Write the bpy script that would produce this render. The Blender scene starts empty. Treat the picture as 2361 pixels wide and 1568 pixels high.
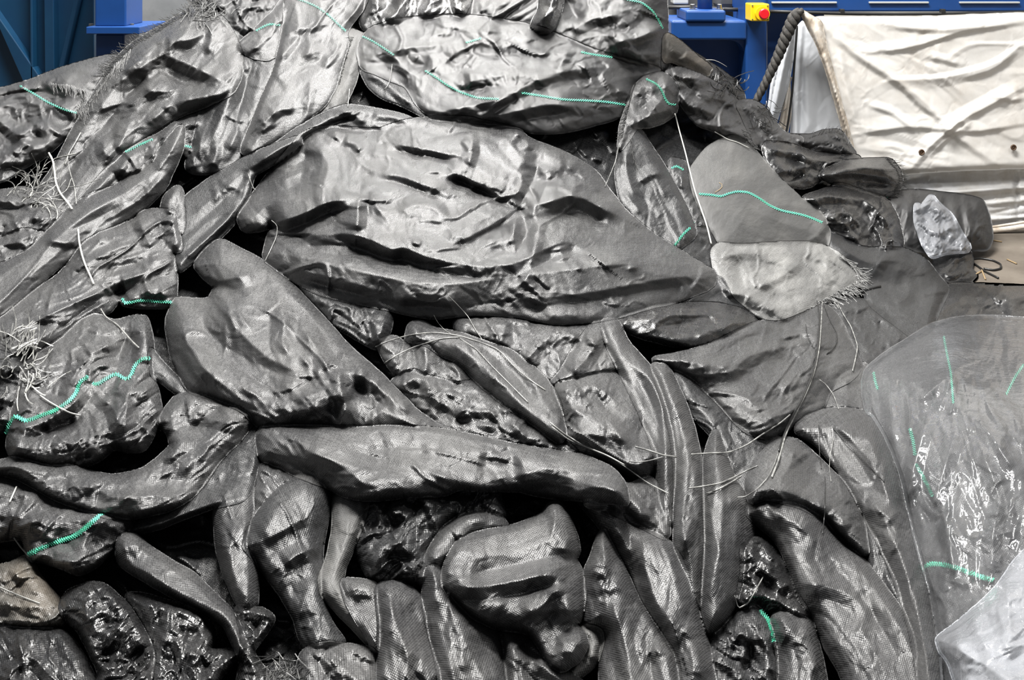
import bpy, math, random
import numpy as np
from mathutils import Vector
from mathutils.geometry import delaunay_2d_cdt

SC = bpy.context.scene
COL = SC.collection

# ------------------------------------------------------------------ camera
CAM_H, FPX = 1.6, 2045.0
PW, PH = 2361.0, 1568.0
HORIZON = -126.0   # the photograph is the lower part of a level view: uprights stay parallel
cam_data = bpy.data.cameras.new('camera')
cam_data.sensor_fit = 'HORIZONTAL'
cam_data.sensor_width = 36.0
cam_data.lens = 36.0 * FPX / PW
cam_data.clip_start = 0.05
cam = bpy.data.objects.new('camera', cam_data)
COL.objects.link(cam)
cam.location = (0, 0, CAM_H)
cam.rotation_euler = (math.pi / 2, 0, 0)
cam_data.shift_y = (HORIZON - PH / 2) / PW
SC.camera = cam

# ------------------------------------------------------------------ world, lamps, exposure
SC.view_settings.view_transform = 'Standard'
SC.view_settings.look = 'None'
SC.view_settings.gamma = 1.0
SC.view_settings.use_curve_mapping = False
SC.view_settings.exposure = EXPOSURE = 0.0

world = bpy.data.worlds.new('hall_light')
SC.world = world
world.use_nodes = True
wn = world.node_tree.nodes
wl = world.node_tree.links
wn.clear()
w_out = wn.new('ShaderNodeOutputWorld')
w_bg = wn.new('ShaderNodeBackground')
w_tc = wn.new('ShaderNodeTexCoord')
w_sep = wn.new('ShaderNodeSeparateXYZ')
w_ramp = wn.new('ShaderNodeValToRGB')
w_ramp.color_ramp.elements[0].position = 0.40
w_ramp.color_ramp.elements[0].color = (0.06, 0.06, 0.062, 1)
w_ramp.color_ramp.elements[1].position = 1.0
w_ramp.color_ramp.elements[1].color = (0.95, 0.97, 1.0, 1)
e = w_ramp.color_ramp.elements.new(0.56)
e.color = (0.36, 0.37, 0.385, 1)
w_map = wn.new('ShaderNodeMath'); w_map.operation = 'MULTIPLY_ADD'
w_map.inputs[1].default_value = 0.5
w_map.inputs[2].default_value = 0.5
wl.new(w_tc.outputs['Generated'], w_sep.inputs[0])
wl.new(w_sep.outputs['Z'], w_map.inputs[0])
wl.new(w_map.outputs[0], w_ramp.inputs[0])
wl.new(w_ramp.outputs[0], w_bg.inputs[0])
w_bg.inputs['Strength'].default_value = 0.26
wl.new(w_bg.outputs[0], w_out.inputs[0])


def lamp(name, loc, rot, sx, sy, power, col=(1, 0.98, 0.95)):
    d = bpy.data.lights.new(name, 'AREA')
    d.shape = 'RECTANGLE'
    d.size, d.size_y, d.energy, d.color = sx, sy, power, col
    o = bpy.data.objects.new(name, d)
    COL.objects.link(o)
    o.location = loc
    o.rotation_euler = rot
    return o


# the hall's roof-light bands beyond and over the heap, and overhead lamps added to light the heap and the tarpaulin
lamp('roof_light', (0.8, 10.0, 7.0), (math.radians(-48), 0, 0), 5.0, 1.2, 520)
lamp('roof_light', (-4.2, 5.2, 6.0), (math.radians(-18), 0, math.radians(18)), 1.0, 2.0, 170)
lamp('added_overhead', (0.2, 5.4, 6.0), (0, 0, 0), 3.0, 0.7, 480)  # added key for contrast on the upper heap
lamp('added_overhead', (-0.2, 2.7, 5.8), (0, 0, 0), 3.0, 0.8, 1000)  # added key that brightens the lower heap
lamp('added_overhead', (3.4, 1.2, 5.0), (math.radians(20), 0, 0), 2.0, 0.5, 110)  # added to light the front of the tarpaulin

# ------------------------------------------------------------------ pixel <-> space helpers
FWD = np.array([0, 1.0, 0])
UPV = np.array([0, 0, 1.0])
RIGHT = np.array([1.0, 0, 0])
CAM = np.array([0, 0, CAM_H])


def rays(u, v):
    u = np.asarray(u, float); v = np.asarray(v, float)
    return FWD + ((u - PW / 2) / FPX)[..., None] * RIGHT + ((HORIZON - v) / FPX)[..., None] * UPV


def at(u, v, Y):
    """the point at distance Y into the hall that is seen at photo position u, v"""
    r = rays(u, v)
    return CAM + r * (Y / r[1])


def floor_at(u, v):
    r = rays(u, v)
    return CAM + r * (CAM_H / -r[2])


# distance of the heap's own surface, from a handful of measured places
_cp = np.array([
    (-200, 150, 3.58), (0, 210, 3.39), (-200, 800, 2.14), (0, 784, 2.10), (-200, 1700, 1.17), (0, 1568, 1.29), (350, 60, 3.54), (450, 500, 2.67), (600, 0, 3.69), (700, 1200, 1.54), (1200, 0, 3.79), (1200, 250, 3.11), (1200, 500, 2.62), (1200, 784, 2.10), (1200, 1100, 1.66), (1200, 1568, 1.29), (1200, 1750, 1.13), (1550, 0, 4.00), (1550, 150, 3.89), (1750, 250, 4.32), (1700, 450, 3.43), (1700, 800, 2.37), (1950, 400, 4.30), (2000, 600, 3.80), (2150, 530, 4.35), (2000, 780, 2.93), (2250, 690, 3.87), (2500, 700, 3.81), (2200, 820, 2.63), (2500, 820, 2.63), (2150, 1200, 1.70), (2500, 1200, 1.66), (2361, 1568, 1.25), (2600, 1750, 1.07), (1800, 1200, 1.62), (1800, 1568, 1.32), (600, -150, 4.22), (1500, -150, 4.33), (2100, 300, 4.70), (2500, 500, 4.50)])


def _k(r2):
    return np.where(r2 > 1e-12, 0.5 * r2 * np.log(np.maximum(r2, 1e-12)), 0.0)


_cx = _cp[:, :2] / 1000.0
_n = len(_cx)
_A = np.zeros((_n + 3, _n + 3))
_A[:_n, :_n] = _k(((_cx[:, None] - _cx[None]) ** 2).sum(-1)) + np.eye(_n) * 0.004
_A[:_n, _n] = 1; _A[:_n, _n + 1:] = _cx
_A[_n, :_n] = 1; _A[_n + 1:, :_n] = _cx.T
_w = np.linalg.solve(_A, np.concatenate([_cp[:, 2], np.zeros(3)]))


def heap_depth(u, v):
    p = np.stack([np.asarray(u, float), np.asarray(v, float)], -1) / 1000.0
    out = np.full(p.shape[:-1], _w[_n]) + p @ _w[_n + 1:]
    for i in range(_n):
        out = out + _w[i] * _k(((p - _cx[i]) ** 2).sum(-1))
    return out


def plane_depth(Y):
    def f(u, v):
        return Y / rays(u, v)[..., 1]
    return f


def place(u, v, H, base):
    """points at height H (in units of one photo pixel at that distance) over the base surface, never below the floor"""
    d = base(u, v)
    d = d * (1 - H / FPX)
    r = rays(u, v)
    P = CAM + r * d[..., None]
    low = P[..., 2] < 0.006
    if np.any(low):
        t = (CAM_H - 0.006) / np.maximum(-r[..., 2], 1e-4)
        P = np.where(low[..., None], CAM + r * t[..., None], P)
    return P


# ------------------------------------------------------------------ noise for crumpled cloth
def _hash(i, j, seed):
    h = (i.astype(np.int64) * 374761393 + j.astype(np.int64) * 668265263 + seed * 974634719) & 0xFFFFFFFF
    h = ((h ^ (h >> 13)) * 1274126177) & 0xFFFFFFFF
    h = h ^ (h >> 16)
    return h.astype(np.float64) / 2147483648.0 - 1.0


def tri_noise(x, y, seed):
    s = (x + y) * 0.3660254
    xs, ys = x + s, y + s
    i, j = np.floor(xs), np.floor(ys)
    fx, fy = xs - i, ys - j
    up = fx > fy
    a = _hash(i, j, seed)
    b = _hash(i + up, j + (~up), seed)
    c = _hash(i + 1, j + 1, seed)
    hi, lo = np.maximum(fx, fy), np.minimum(fx, fy)
    return a * (1 - hi) + b * (hi - lo) + c * lo


def smooth_noise(x, y, seed):
    i, j = np.floor(x), np.floor(y)
    fx, fy = x - i, y - j
    fx = fx * fx * (3 - 2 * fx); fy = fy * fy * (3 - 2 * fy)
    return ((_hash(i, j, seed) * (1 - fx) + _hash(i + 1, j, seed) * fx) * (1 - fy)
            + (_hash(i, j + 1, seed) * (1 - fx) + _hash(i + 1, j + 1, seed) * fx) * fy)


def crumple(x, y, amp, scale, ang, aniso, seed):
    c, s = math.cos(math.radians(ang)), math.sin(math.radians(ang))
    a = (x * c + y * s) / (scale * aniso)
    b = (-x * s + y * c) / scale
    wa = smooth_noise(a * 0.9, b * 0.9, seed + 5) * 0.55
    wb = smooth_noise(a * 0.9 + 7.3, b * 0.9, seed + 6) * 0.55
    a, b = a + wa, b + wb
    m = 0.55 + 0.45 * smooth_noise(a * 0.45, b * 0.45, seed + 9)
    def crease(n, w):
        return np.clip(1 - np.abs(n) / w, 0, 1)
    n1 = smooth_noise(a * 0.8 + 2.0, b * 0.8, seed + 31) + 0.35 * smooth_noise(a * 2.1, b * 2.1, seed + 32)
    n2 = smooth_noise(a * 0.7 - 4.0, b * 0.9, seed + 33) + 0.35 * smooth_noise(a * 2.0, b * 2.0, seed + 34)
    n3 = smooth_noise(a * 1.9 - 4.0, b * 2.2, seed + 35)
    k1 = np.clip(0.5 + 1.2 * smooth_noise(a * 0.6, b * 0.6 + 9, seed + 36), 0, 1)
    k2 = np.clip(0.5 + 1.2 * smooth_noise(a * 0.6 + 5, b * 0.6, seed + 37), 0, 1)
    ridges = 1.15 * k1 * crease(n1, 0.16) - 1.0 * k2 * crease(n2, 0.18) + 0.45 * k2 * crease(n3, 0.22)
    return amp * (ridges + 0.8 * smooth_noise(a * 0.5, b * 0.5, seed + 40) + tri_noise(a, b, seed) + m * 0.5 * tri_noise(a * 2.15 + 3.1, b * 2.15, seed + 1)
                  + m * 0.24 * tri_noise(a * 4.7, b * 4.7 + 1.7, seed + 2))


# ------------------------------------------------------------------ outlines, distances, folds
def pts(s):
    return np.array([[float(c) for c in p.split(',')] for p in s.split()])


def round_off(p, closed=True, n=2):
    for _ in range(n):
        q = np.roll(p, -1, 0) if closed else p[1:]
        a = p if closed else p[:-1]
        r = np.empty((len(a) * 2, 2))
        r[0::2] = a * 0.83 + q * 0.17
        r[1::2] = a * 0.17 + q * 0.83
        if not closed:
            r = np.vstack([p[:1], r, p[-1:]])
        p = r
    return p


def resample(p, step, closed=True):
    if closed:
        p = np.vstack([p, p[:1]])
    d = np.hypot(*np.diff(p, axis=0).T)
    keep = np.concatenate([[True], d > 1e-6])
    p = p[keep]
    L = np.concatenate([[0], np.cumsum(np.hypot(*np.diff(p, axis=0).T))])
    n = max(int(L[-1] / step), 3)
    t = np.linspace(0, L[-1], n + 1)
    if closed:
        t = t[:-1]
    return np.stack([np.interp(t, L, p[:, 0]), np.interp(t, L, p[:, 1])], -1)


def inside(px, py, poly):
    c = np.zeros(px.shape, bool)
    x0, y0 = poly[:, 0], poly[:, 1]
    x1, y1 = np.roll(x0, -1), np.roll(y0, -1)
    for a, b, cx, cy in zip(x0, y0, x1, y1):
        if b == cy:
            continue
        hit = (b > py) != (cy > py)
        c ^= hit & (px < (cx - a) * (py - b) / (cy - b) + a)
    return c


def line_dist(P, line):
    """distance, side and arc position of points P against an open line"""
    best = np.full(len(P), 1e18)
    side = np.zeros(len(P)); arc = np.zeros(len(P))
    L = 0.0
    for a, b in zip(line[:-1], line[1:]):
        d = b - a
        l2 = d @ d
        if l2 < 1e-9:
            continue
        t = np.clip(((P - a) @ d) / l2, 0, 1)
        q = P - a - t[:, None] * d
        r2 = (q * q).sum(1)
        m = r2 < best
        best[m] = r2[m]
        side[m] = (d[0] * (P[:, 1] - a[1]) - d[1] * (P[:, 0] - a[0]))[m]
        arc[m] = (L + t * math.sqrt(l2))[m]
        L += math.sqrt(l2)
    return np.sqrt(best), side, arc / max(L, 1e-6)


def fold_height(P, folds, near=True):
    out = np.zeros(len(P))
    for f in folds:
        head, body = f.split(':')
        h = [float(c) for c in head.split(',')]
        line = pts(body)
        if near:
            g = 1.0 + 0.75 * min(max((line[:, 1].mean() - 560) / 520.0, 0), 1)
            h[0] *= 1 + (g - 1) * 0.35
            h[1:3] = [g * max(c * 1.15, min(c * 1.7, c + 9)) for c in h[1:3]]
        line = round_off(line, False, 1) if len(line) > 2 else line
        w = max(h[1], h[2])
        lo, hi = line.min(0) - w, line.max(0) + w
        m = np.all((P > lo) & (P < hi), 1)
        if not m.any():
            continue
        d, s, a = line_dist(P[m], line)
        ww = np.where(s < 0, h[1], h[2])
        soft = 1.5 if len(h) < 4 else h[3]
        d = np.sqrt(d * d + soft * soft) - soft
        t = np.clip(1 - d / ww, 0, 1)
        prof = t * (0.85 + 0.15 * t)
        ends = np.clip(np.minimum(a, 1 - a) / 0.22, 0, 1)
        out[m] += h[0] * prof * (0.35 + 0.65 * ends * ends * (3 - 2 * ends))
    return out


# ------------------------------------------------------------------ how high the heap already lies, on a 3 px lattice
STEP = 3
GX0, GY0, GX1, GY1 = -240, -160, 2640, 1800
GNX, GNY = (GX1 - GX0) // STEP + 1, (GY1 - GY0) // STEP + 1
PILE = np.full((GNY, GNX), -75.0)   # level on which the lowest sheets rest; the gaps between them go deeper


def sample(grid, u, v):
    x = np.clip((np.asarray(u, float) - GX0) / STEP, 0, GNX - 1.001)
    y = np.clip((np.asarray(v, float) - GY0) / STEP, 0, GNY - 1.001)
    i, j = x.astype(int), y.astype(int)
    fx, fy = x - i, y - j
    return ((grid[j, i] * (1 - fx) + grid[j, i + 1] * fx) * (1 - fy) + (grid[j + 1, i] * (1 - fx) + grid[j + 1, i + 1] * fx) * fy)


def box_blur(a, r):
    def one(a):
        p = np.pad(a, ((r + 1, r), (0, 0)), mode='edge').cumsum(0)
        return (p[2 * r + 1:] - p[:-2 * r - 1]) / (2 * r + 1)
    for _ in range(2):
        a = one(a)
        a = one(a.T).T
    return a


# ------------------------------------------------------------------ objects
def set_props(o, label=None, cat=None, group=None, kind=None):
    if label: o['label'] = label
    if cat: o['category'] = cat
    if group: o['group'] = group
    if kind: o['kind'] = kind
    return o


def mesh_object(name, verts, faces, mat, parent=None, origin=None, smooth=True, uvs=None):
    verts = np.asarray(verts, float)
    if origin is None:
        origin = np.array(parent['_o']) if parent is not None and '_o' in parent else np.array([verts[:, 0].mean(), verts[:, 1].mean(), verts[:, 2].min()])
    me = bpy.data.meshes.new(name)
    me.from_pydata((verts - origin).tolist(), [], faces)
    if smooth:
        me.polygons.foreach_set('use_smooth', np.ones(len(me.polygons), bool))
    if uvs is not None:
        uv = me.uv_layers.new(name='UVMap')
        idx = np.empty(len(me.loops), int)
        me.loops.foreach_get('vertex_index', idx)
        uv.data.foreach_set('uv', np.asarray(uvs, float)[idx].ravel())
    me.materials.append(mat)
    me.update()
    o = bpy.data.objects.new(name, me)
    COL.objects.link(o)
    if parent is not None:
        o.parent = parent
        o['_o'] = [float(c) for c in parent['_o']]
    else:
        o.location = origin
        o['_o'] = [float(c) for c in origin]
    return o


def empty(name, loc):
    o = bpy.data.objects.new(name, None)
    COL.objects.link(o)
    o.empty_display_size = 0.05
    o.location = loc
    o['_o'] = [float(c) for c in loc]
    return o


class Shape:
    def __init__(self):
        self.v, self.f = [], []

    def add(self, v, f):
        n = len(self.v)
        self.v += [tuple(map(float, p)) for p in v]
        self.f += [tuple(i + n for i in q) for q in f]
        return self

    def tube(self, P, r, sides=4, flat=1.0, cap=True):
        P = np.asarray(P, float)
        n = len(P)
        r = np.full(n, r) if np.isscalar(r) else np.asarray(r)
        T = np.gradient(P, axis=0)
        T /= np.maximum(np.linalg.norm(T, axis=1), 1e-9)[:, None]
        ref = np.array([0.31, -0.8, 0.52])
        A = np.cross(T, ref); A /= np.maximum(np.linalg.norm(A, axis=1), 1e-6)[:, None]
        B = np.cross(T, A)
        V, F = [], []
        for i in range(n):
            for k in range(sides):
                a = 2 * math.pi * (k + 0.5) / sides
                V.append(P[i] + A[i] * math.cos(a) * r[i] + B[i] * math.sin(a) * r[i] * flat)
        for i in range(n - 1):
            for k in range(sides):
                k2 = (k + 1) % sides
                F.append((i * sides + k, i * sides + k2, (i + 1) * sides + k2, (i + 1) * sides + k))
        if cap:
            F.append(tuple(reversed(range(sides)))); F.append(tuple(range((n - 1) * sides, n * sides)))
        return self.add(V, F)

    def box(self, lo, hi):
        x0, y0, z0 = lo; x1, y1, z1 = hi
        V = [(x0, y0, z0), (x1, y0, z0), (x1, y1, z0), (x0, y1, z0), (x0, y0, z1), (x1, y0, z1), (x1, y1, z1), (x0, y1, z1)]
        return self.add(V, [(0, 3, 2, 1), (4, 5, 6, 7), (0, 1, 5, 4), (1, 2, 6, 5), (2, 3, 7, 6), (3, 0, 4, 7)])

    def slab(self, front, back_off):
        """polygon (list of points) pushed back by a vector into a solid slab"""
        n = len(front)
        V = [np.asarray(p) for p in front] + [np.asarray(p) + back_off for p in front]
        F = [tuple(range(n)), tuple(reversed(range(n, 2 * n)))]
        F += [(i, i + n, (i + 1) % n + n, (i + 1) % n) for i in range(n)]
        return self.add(V, F)

    def cyl(self, a, b, r0, r1=None, n=20):
        a, b = np.asarray(a, float), np.asarray(b, float)
        return self.tube(np.linspace(a, b, 2), np.array([r0, r0 if r1 is None else r1]), n)

    def build(self, name, mat, parent=None, smooth=False, bevel=0.0):
        o = mesh_object(name, np.array(self.v), self.f, mat, parent, smooth=smooth)
        if bevel:
            m = o.modifiers.new('bevel', 'BEVEL'); m.width = bevel; m.segments = 2; m.limit_method = 'ANGLE'
        return o


# ------------------------------------------------------------------ materials
def new_mat(name):
    m = bpy.data.materials.new(name)
    m.use_nodes = True
    nt = m.node_tree
    return m, nt, nt.nodes, nt.links, nt.nodes['Principled BSDF']


def math_node(N, L, op, a, b=None, c=None):
    n = N.new('ShaderNodeMath'); n.operation = op
    for i, x in enumerate((a, b, c)):
        if x is None: continue
        if isinstance(x, (int, float)): n.inputs[i].default_value = x
        else: L.new(x, n.inputs[i])
    return n.outputs[0]


def fabric(name, base, dust, rough, tape=0.0021, weave=0.45, spec=0.65, dusty=0.35, coat=0.0):
    """black flat-tape weave: each crossing is a tiny cushion, tapes differ a little, dust lies in blotches"""
    m, nt, N, L, B = new_mat(name)
    uv = N.new('ShaderNodeUVMap'); uv.uv_map = 'UVMap'
    sep = N.new('ShaderNodeSeparateXYZ'); L.new(uv.outputs[0], sep.inputs[0])
    k = math.pi / tape
    su = math_node(N, L, 'SINE', math_node(N, L, 'MULTIPLY', sep.outputs[0], k))
    sv = math_node(N, L, 'SINE', math_node(N, L, 'MULTIPLY', sep.outputs[1], k))
    prod = math_node(N, L, 'MULTIPLY', su, sv)
    # tape-to-tape differences: noise stretched along each direction
    def streak(sx, sy, det):
        mp = N.new('ShaderNodeMapping'); mp.inputs['Scale'].default_value = (sx, sy, 1)
        L.new(uv.outputs[0], mp.inputs[0])
        t = N.new('ShaderNodeTexNoise'); t.inputs['Scale'].default_value = 1.0; t.inputs['Detail'].default_value = det
        L.new(mp.outputs[0], t.inputs[0])
        return t.outputs[0]
    s1 = streak(1 / tape * 0.8, 22, 2.0)
    s2 = streak(22, 1 / tape * 0.8, 2.0)
    st = math_node(N, L, 'ADD', s1, s2)
    blot = streak(9, 9, 5.0)
    fine = streak(140, 140, 3.0)
    fu = math_node(N, L, 'FLOOR', math_node(N, L, 'DIVIDE', sep.outputs[0], tape))
    fv = math_node(N, L, 'FLOOR', math_node(N, L, 'DIVIDE', sep.outputs[1], tape))
    cb = N.new('ShaderNodeCombineXYZ'); L.new(fu, cb.inputs[0]); L.new(fv, cb.inputs[1])
    wh = N.new('ShaderNodeTexWhiteNoise'); wh.noise_dimensions = '2D'; L.new(cb.outputs[0], wh.inputs['Vector'])
    rnd = wh.outputs['Value']
    bm = N.new('ShaderNodeBump'); bm.inputs['Strength'].default_value = weave; bm.inputs['Distance'].default_value = tape * 0.26
    hh = math_node(N, L, 'MULTIPLY', prod, math_node(N, L, 'MULTIPLY_ADD', rnd, 1.3, 0.35))
    hh = math_node(N, L, 'ADD', hh, math_node(N, L, 'MULTIPLY', fine, 1.3))
    L.new(hh, bm.inputs['Height'])
    bm2 = N.new('ShaderNodeBump'); bm2.inputs['Strength'].default_value = 0.5; bm2.inputs['Distance'].default_value = 0.004
    L.new(streak(60, 60, 4.0), bm2.inputs['Height'])
    L.new(bm2.outputs[0], bm.inputs['Normal'])
    L.new(bm.outputs[0], B.inputs['Normal'])
    mix = N.new('ShaderNodeMix'); mix.data_type = 'RGBA'
    mix.inputs[6].default_value = (*base, 1); mix.inputs[7].default_value = (*dust, 1)
    ra = N.new('ShaderNodeMapRange'); ra.inputs[1].default_value = 0.42; ra.inputs[2].default_value = 0.72; ra.inputs[3].default_value = 0.0; ra.inputs[4].default_value = dusty
    L.new(blot, ra.inputs[0])
    chk = math_node(N, L, 'MULTIPLY_ADD', prod, 0.12, ra.outputs[0])
    chk.node.use_clamp = True
    L.new(chk, mix.inputs[0])
    L.new(mix.outputs[2], B.inputs['Base Color'])
    rr = math_node(N, L, 'MULTIPLY_ADD', st, 0.34, rough - 0.34)
    rr = math_node(N, L, 'MULTIPLY_ADD', rnd, -0.16, math_node(N, L, 'ADD', rr, 0.07))
    rr = math_node(N, L, 'MULTIPLY_ADD', blot, 0.30, math_node(N, L, 'SUBTRACT', rr, 0.15))
    rr.node.use_clamp = True
    L.new(rr, B.inputs['Roughness'])
    B.inputs['Specular IOR Level'].default_value = spec
    if coat:
        B.inputs['Coat Weight'].default_value = coat; B.inputs['Coat Roughness'].default_value = 0.18
    return m


def plain(name, col, rough=0.5, metal=0.0, noise=0.0, scale=8.0, col2=None, bump=0.0, spec=0.5):
    m, nt, N, L, B = new_mat(name)
    B.inputs['Base Color'].default_value = (*col, 1)
    B.inputs['Roughness'].default_value = rough
    B.inputs['Metallic'].default_value = metal
    B.inputs['Specular IOR Level'].default_value = spec
    if col2 is not None or bump:
        tc = N.new('ShaderNodeTexCoord')
        t = N.new('ShaderNodeTexNoise'); t.inputs['Scale'].default_value = scale; t.inputs['Detail'].default_value = 7.0; t.inputs['Roughness'].default_value = 0.65
        L.new(tc.outputs['Object'], t.inputs[0])
        if col2 is not None:
            r = N.new('ShaderNodeValToRGB')
            r.color_ramp.elements[0].position = 0.38; r.color_ramp.elements[0].color = (*col, 1)
            r.color_ramp.elements[1].position = 0.72; r.color_ramp.elements[1].color = (*col2, 1)
            L.new(t.outputs[0], r.inputs[0]); L.new(r.outputs[0], B.inputs['Base Color'])
        if bump:
            b = N.new('ShaderNodeBump'); b.inputs['Strength'].default_value = 0.6; b.inputs['Distance'].default_value = bump
            L.new(t.outputs[0], b.inputs['Height']); L.new(b.outputs[0], B.inputs['Normal'])
    return m


def film(name, tint, body, rough, haze_col):
    """clear polythene: mostly see-through, a share of milky haze, a sharp crinkled gloss"""
    m, nt, N, L, B = new_mat(name)
    tc = N.new('ShaderNodeTexCoord')
    mp = N.new('ShaderNodeMapping'); mp.inputs['Scale'].default_value = (26, 26, 9)
    L.new(tc.outputs['Object'], mp.inputs[0])
    t = N.new('ShaderNodeTexNoise'); t.inputs['Scale'].default_value = 1.0; t.inputs['Detail'].default_value = 5.0; t.inputs['Distortion'].default_value = 1.2
    L.new(mp.outputs[0], t.inputs[0])
    b = N.new('ShaderNodeBump'); b.inputs['Strength'].default_value = 0.5; b.inputs['Distance'].default_value = 0.004
    L.new(t.outputs[0], b.inputs['Height'])
    tr = N.new('ShaderNodeBsdfTransparent'); tr.inputs[0].default_value = (*tint, 1)
    fr = N.new('ShaderNodeFresnel'); fr.inputs['IOR'].default_value = 1.5
    L.new(b.outputs[0], fr.inputs['Normal'])
    t2 = N.new('ShaderNodeTexNoise'); t2.inputs['Scale'].default_value = 7.0; t2.inputs['Detail'].default_value = 4.0
    L.new(tc.outputs['Object'], t2.inputs[0])
    bb = math_node(N, L, 'MULTIPLY_ADD', t2.outputs[0], body, body * 0.5)
    df = N.new('ShaderNodeBsdfDiffuse'); df.inputs[0].default_value = (*haze_col, 1)
    m1 = N.new('ShaderNodeMixShader'); L.new(bb, m1.inputs[0]); L.new(tr.outputs[0], m1.inputs[1]); L.new(df.outputs[0], m1.inputs[2])
    gl = N.new('ShaderNodeBsdfGlossy'); gl.inputs['Roughness'].default_value = rough; gl.inputs[0].default_value = (0.95, 0.96, 0.98, 1)
    L.new(b.outputs[0], gl.inputs['Normal'])
    ff = math_node(N, L, 'MULTIPLY', fr.outputs[0], 0.9); ff.node.use_clamp = True
    mx = N.new('ShaderNodeMixShader'); L.new(ff, mx.inputs[0]); L.new(m1.outputs[0], mx.inputs[1]); L.new(gl.outputs[0], mx.inputs[2])
    N.remove(B)
    L.new(mx.outputs[0], N['Material Output'].inputs[0])
    return m


M = {
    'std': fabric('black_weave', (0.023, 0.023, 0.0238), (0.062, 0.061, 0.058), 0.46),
    'dark': fabric('darkened_black_weave', (0.011, 0.0113, 0.012), (0.032, 0.032, 0.032), 0.47, dusty=0.25),  # darker copy of the weave; also puts shade of gaps and hollows into colour
    'grey': fabric('dusty_grey_weave', (0.062, 0.062, 0.061), (0.105, 0.103, 0.098), 0.58, weave=0.4, dusty=0.6, spec=0.35),
    'pale': fabric('pale_dusty_weave', (0.11, 0.11, 0.108), (0.23, 0.228, 0.22), 0.38, weave=0.6, dusty=0.8),
    'shiny': fabric('glossy_black_weave', (0.010, 0.010, 0.0105), (0.030, 0.030, 0.029), 0.33, weave=0.4, spec=0.6, coat=0.35, dusty=0.3),
    'brown': fabric('mud_stained_weave', (0.034, 0.032, 0.028), (0.10, 0.082, 0.062), 0.50, dusty=0.8),
    'green': plain('green_thread', (0.10, 0.50, 0.34), 0.45),
    'strand': plain('grey_plastic_strand', (0.09, 0.09, 0.088), 0.35, col2=(0.34, 0.34, 0.32), scale=30),
    'white_strand': plain('white_plastic_strap', (0.40, 0.40, 0.375), 0.4),
    'black_strand': plain('black_plastic_strand', (0.012, 0.012, 0.012), 0.35),
    'fringe': plain('frayed_tape', (0.035, 0.035, 0.036), 0.38, col2=(0.14, 0.14, 0.135), scale=60),
    'fringe_dark': plain('frayed_black_tape', (0.010, 0.010, 0.010), 0.4),
    'fringe_pale': plain('frayed_pale_tape', (0.12, 0.12, 0.12), 0.35, col2=(0.42, 0.42, 0.41), scale=50),
    'film': film('clear_film', (0.97, 0.975, 0.98), 0.06, 0.08, (0.62, 0.63, 0.65)),
    'milky': film('milky_film', (0.95, 0.96, 0.98), 0.24, 0.14, (0.60, 0.62, 0.66)),
    'straw': plain('straw', (0.24, 0.17, 0.09), 0.7),
}

BLACK_GROUP = 'black woven sheets of the heap'
FABRIC_CAT = 'fabric sheet'
_seed = [11]
FOLD_GAIN, CRUMPLE_GAIN = 1.25, 1.5


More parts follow.
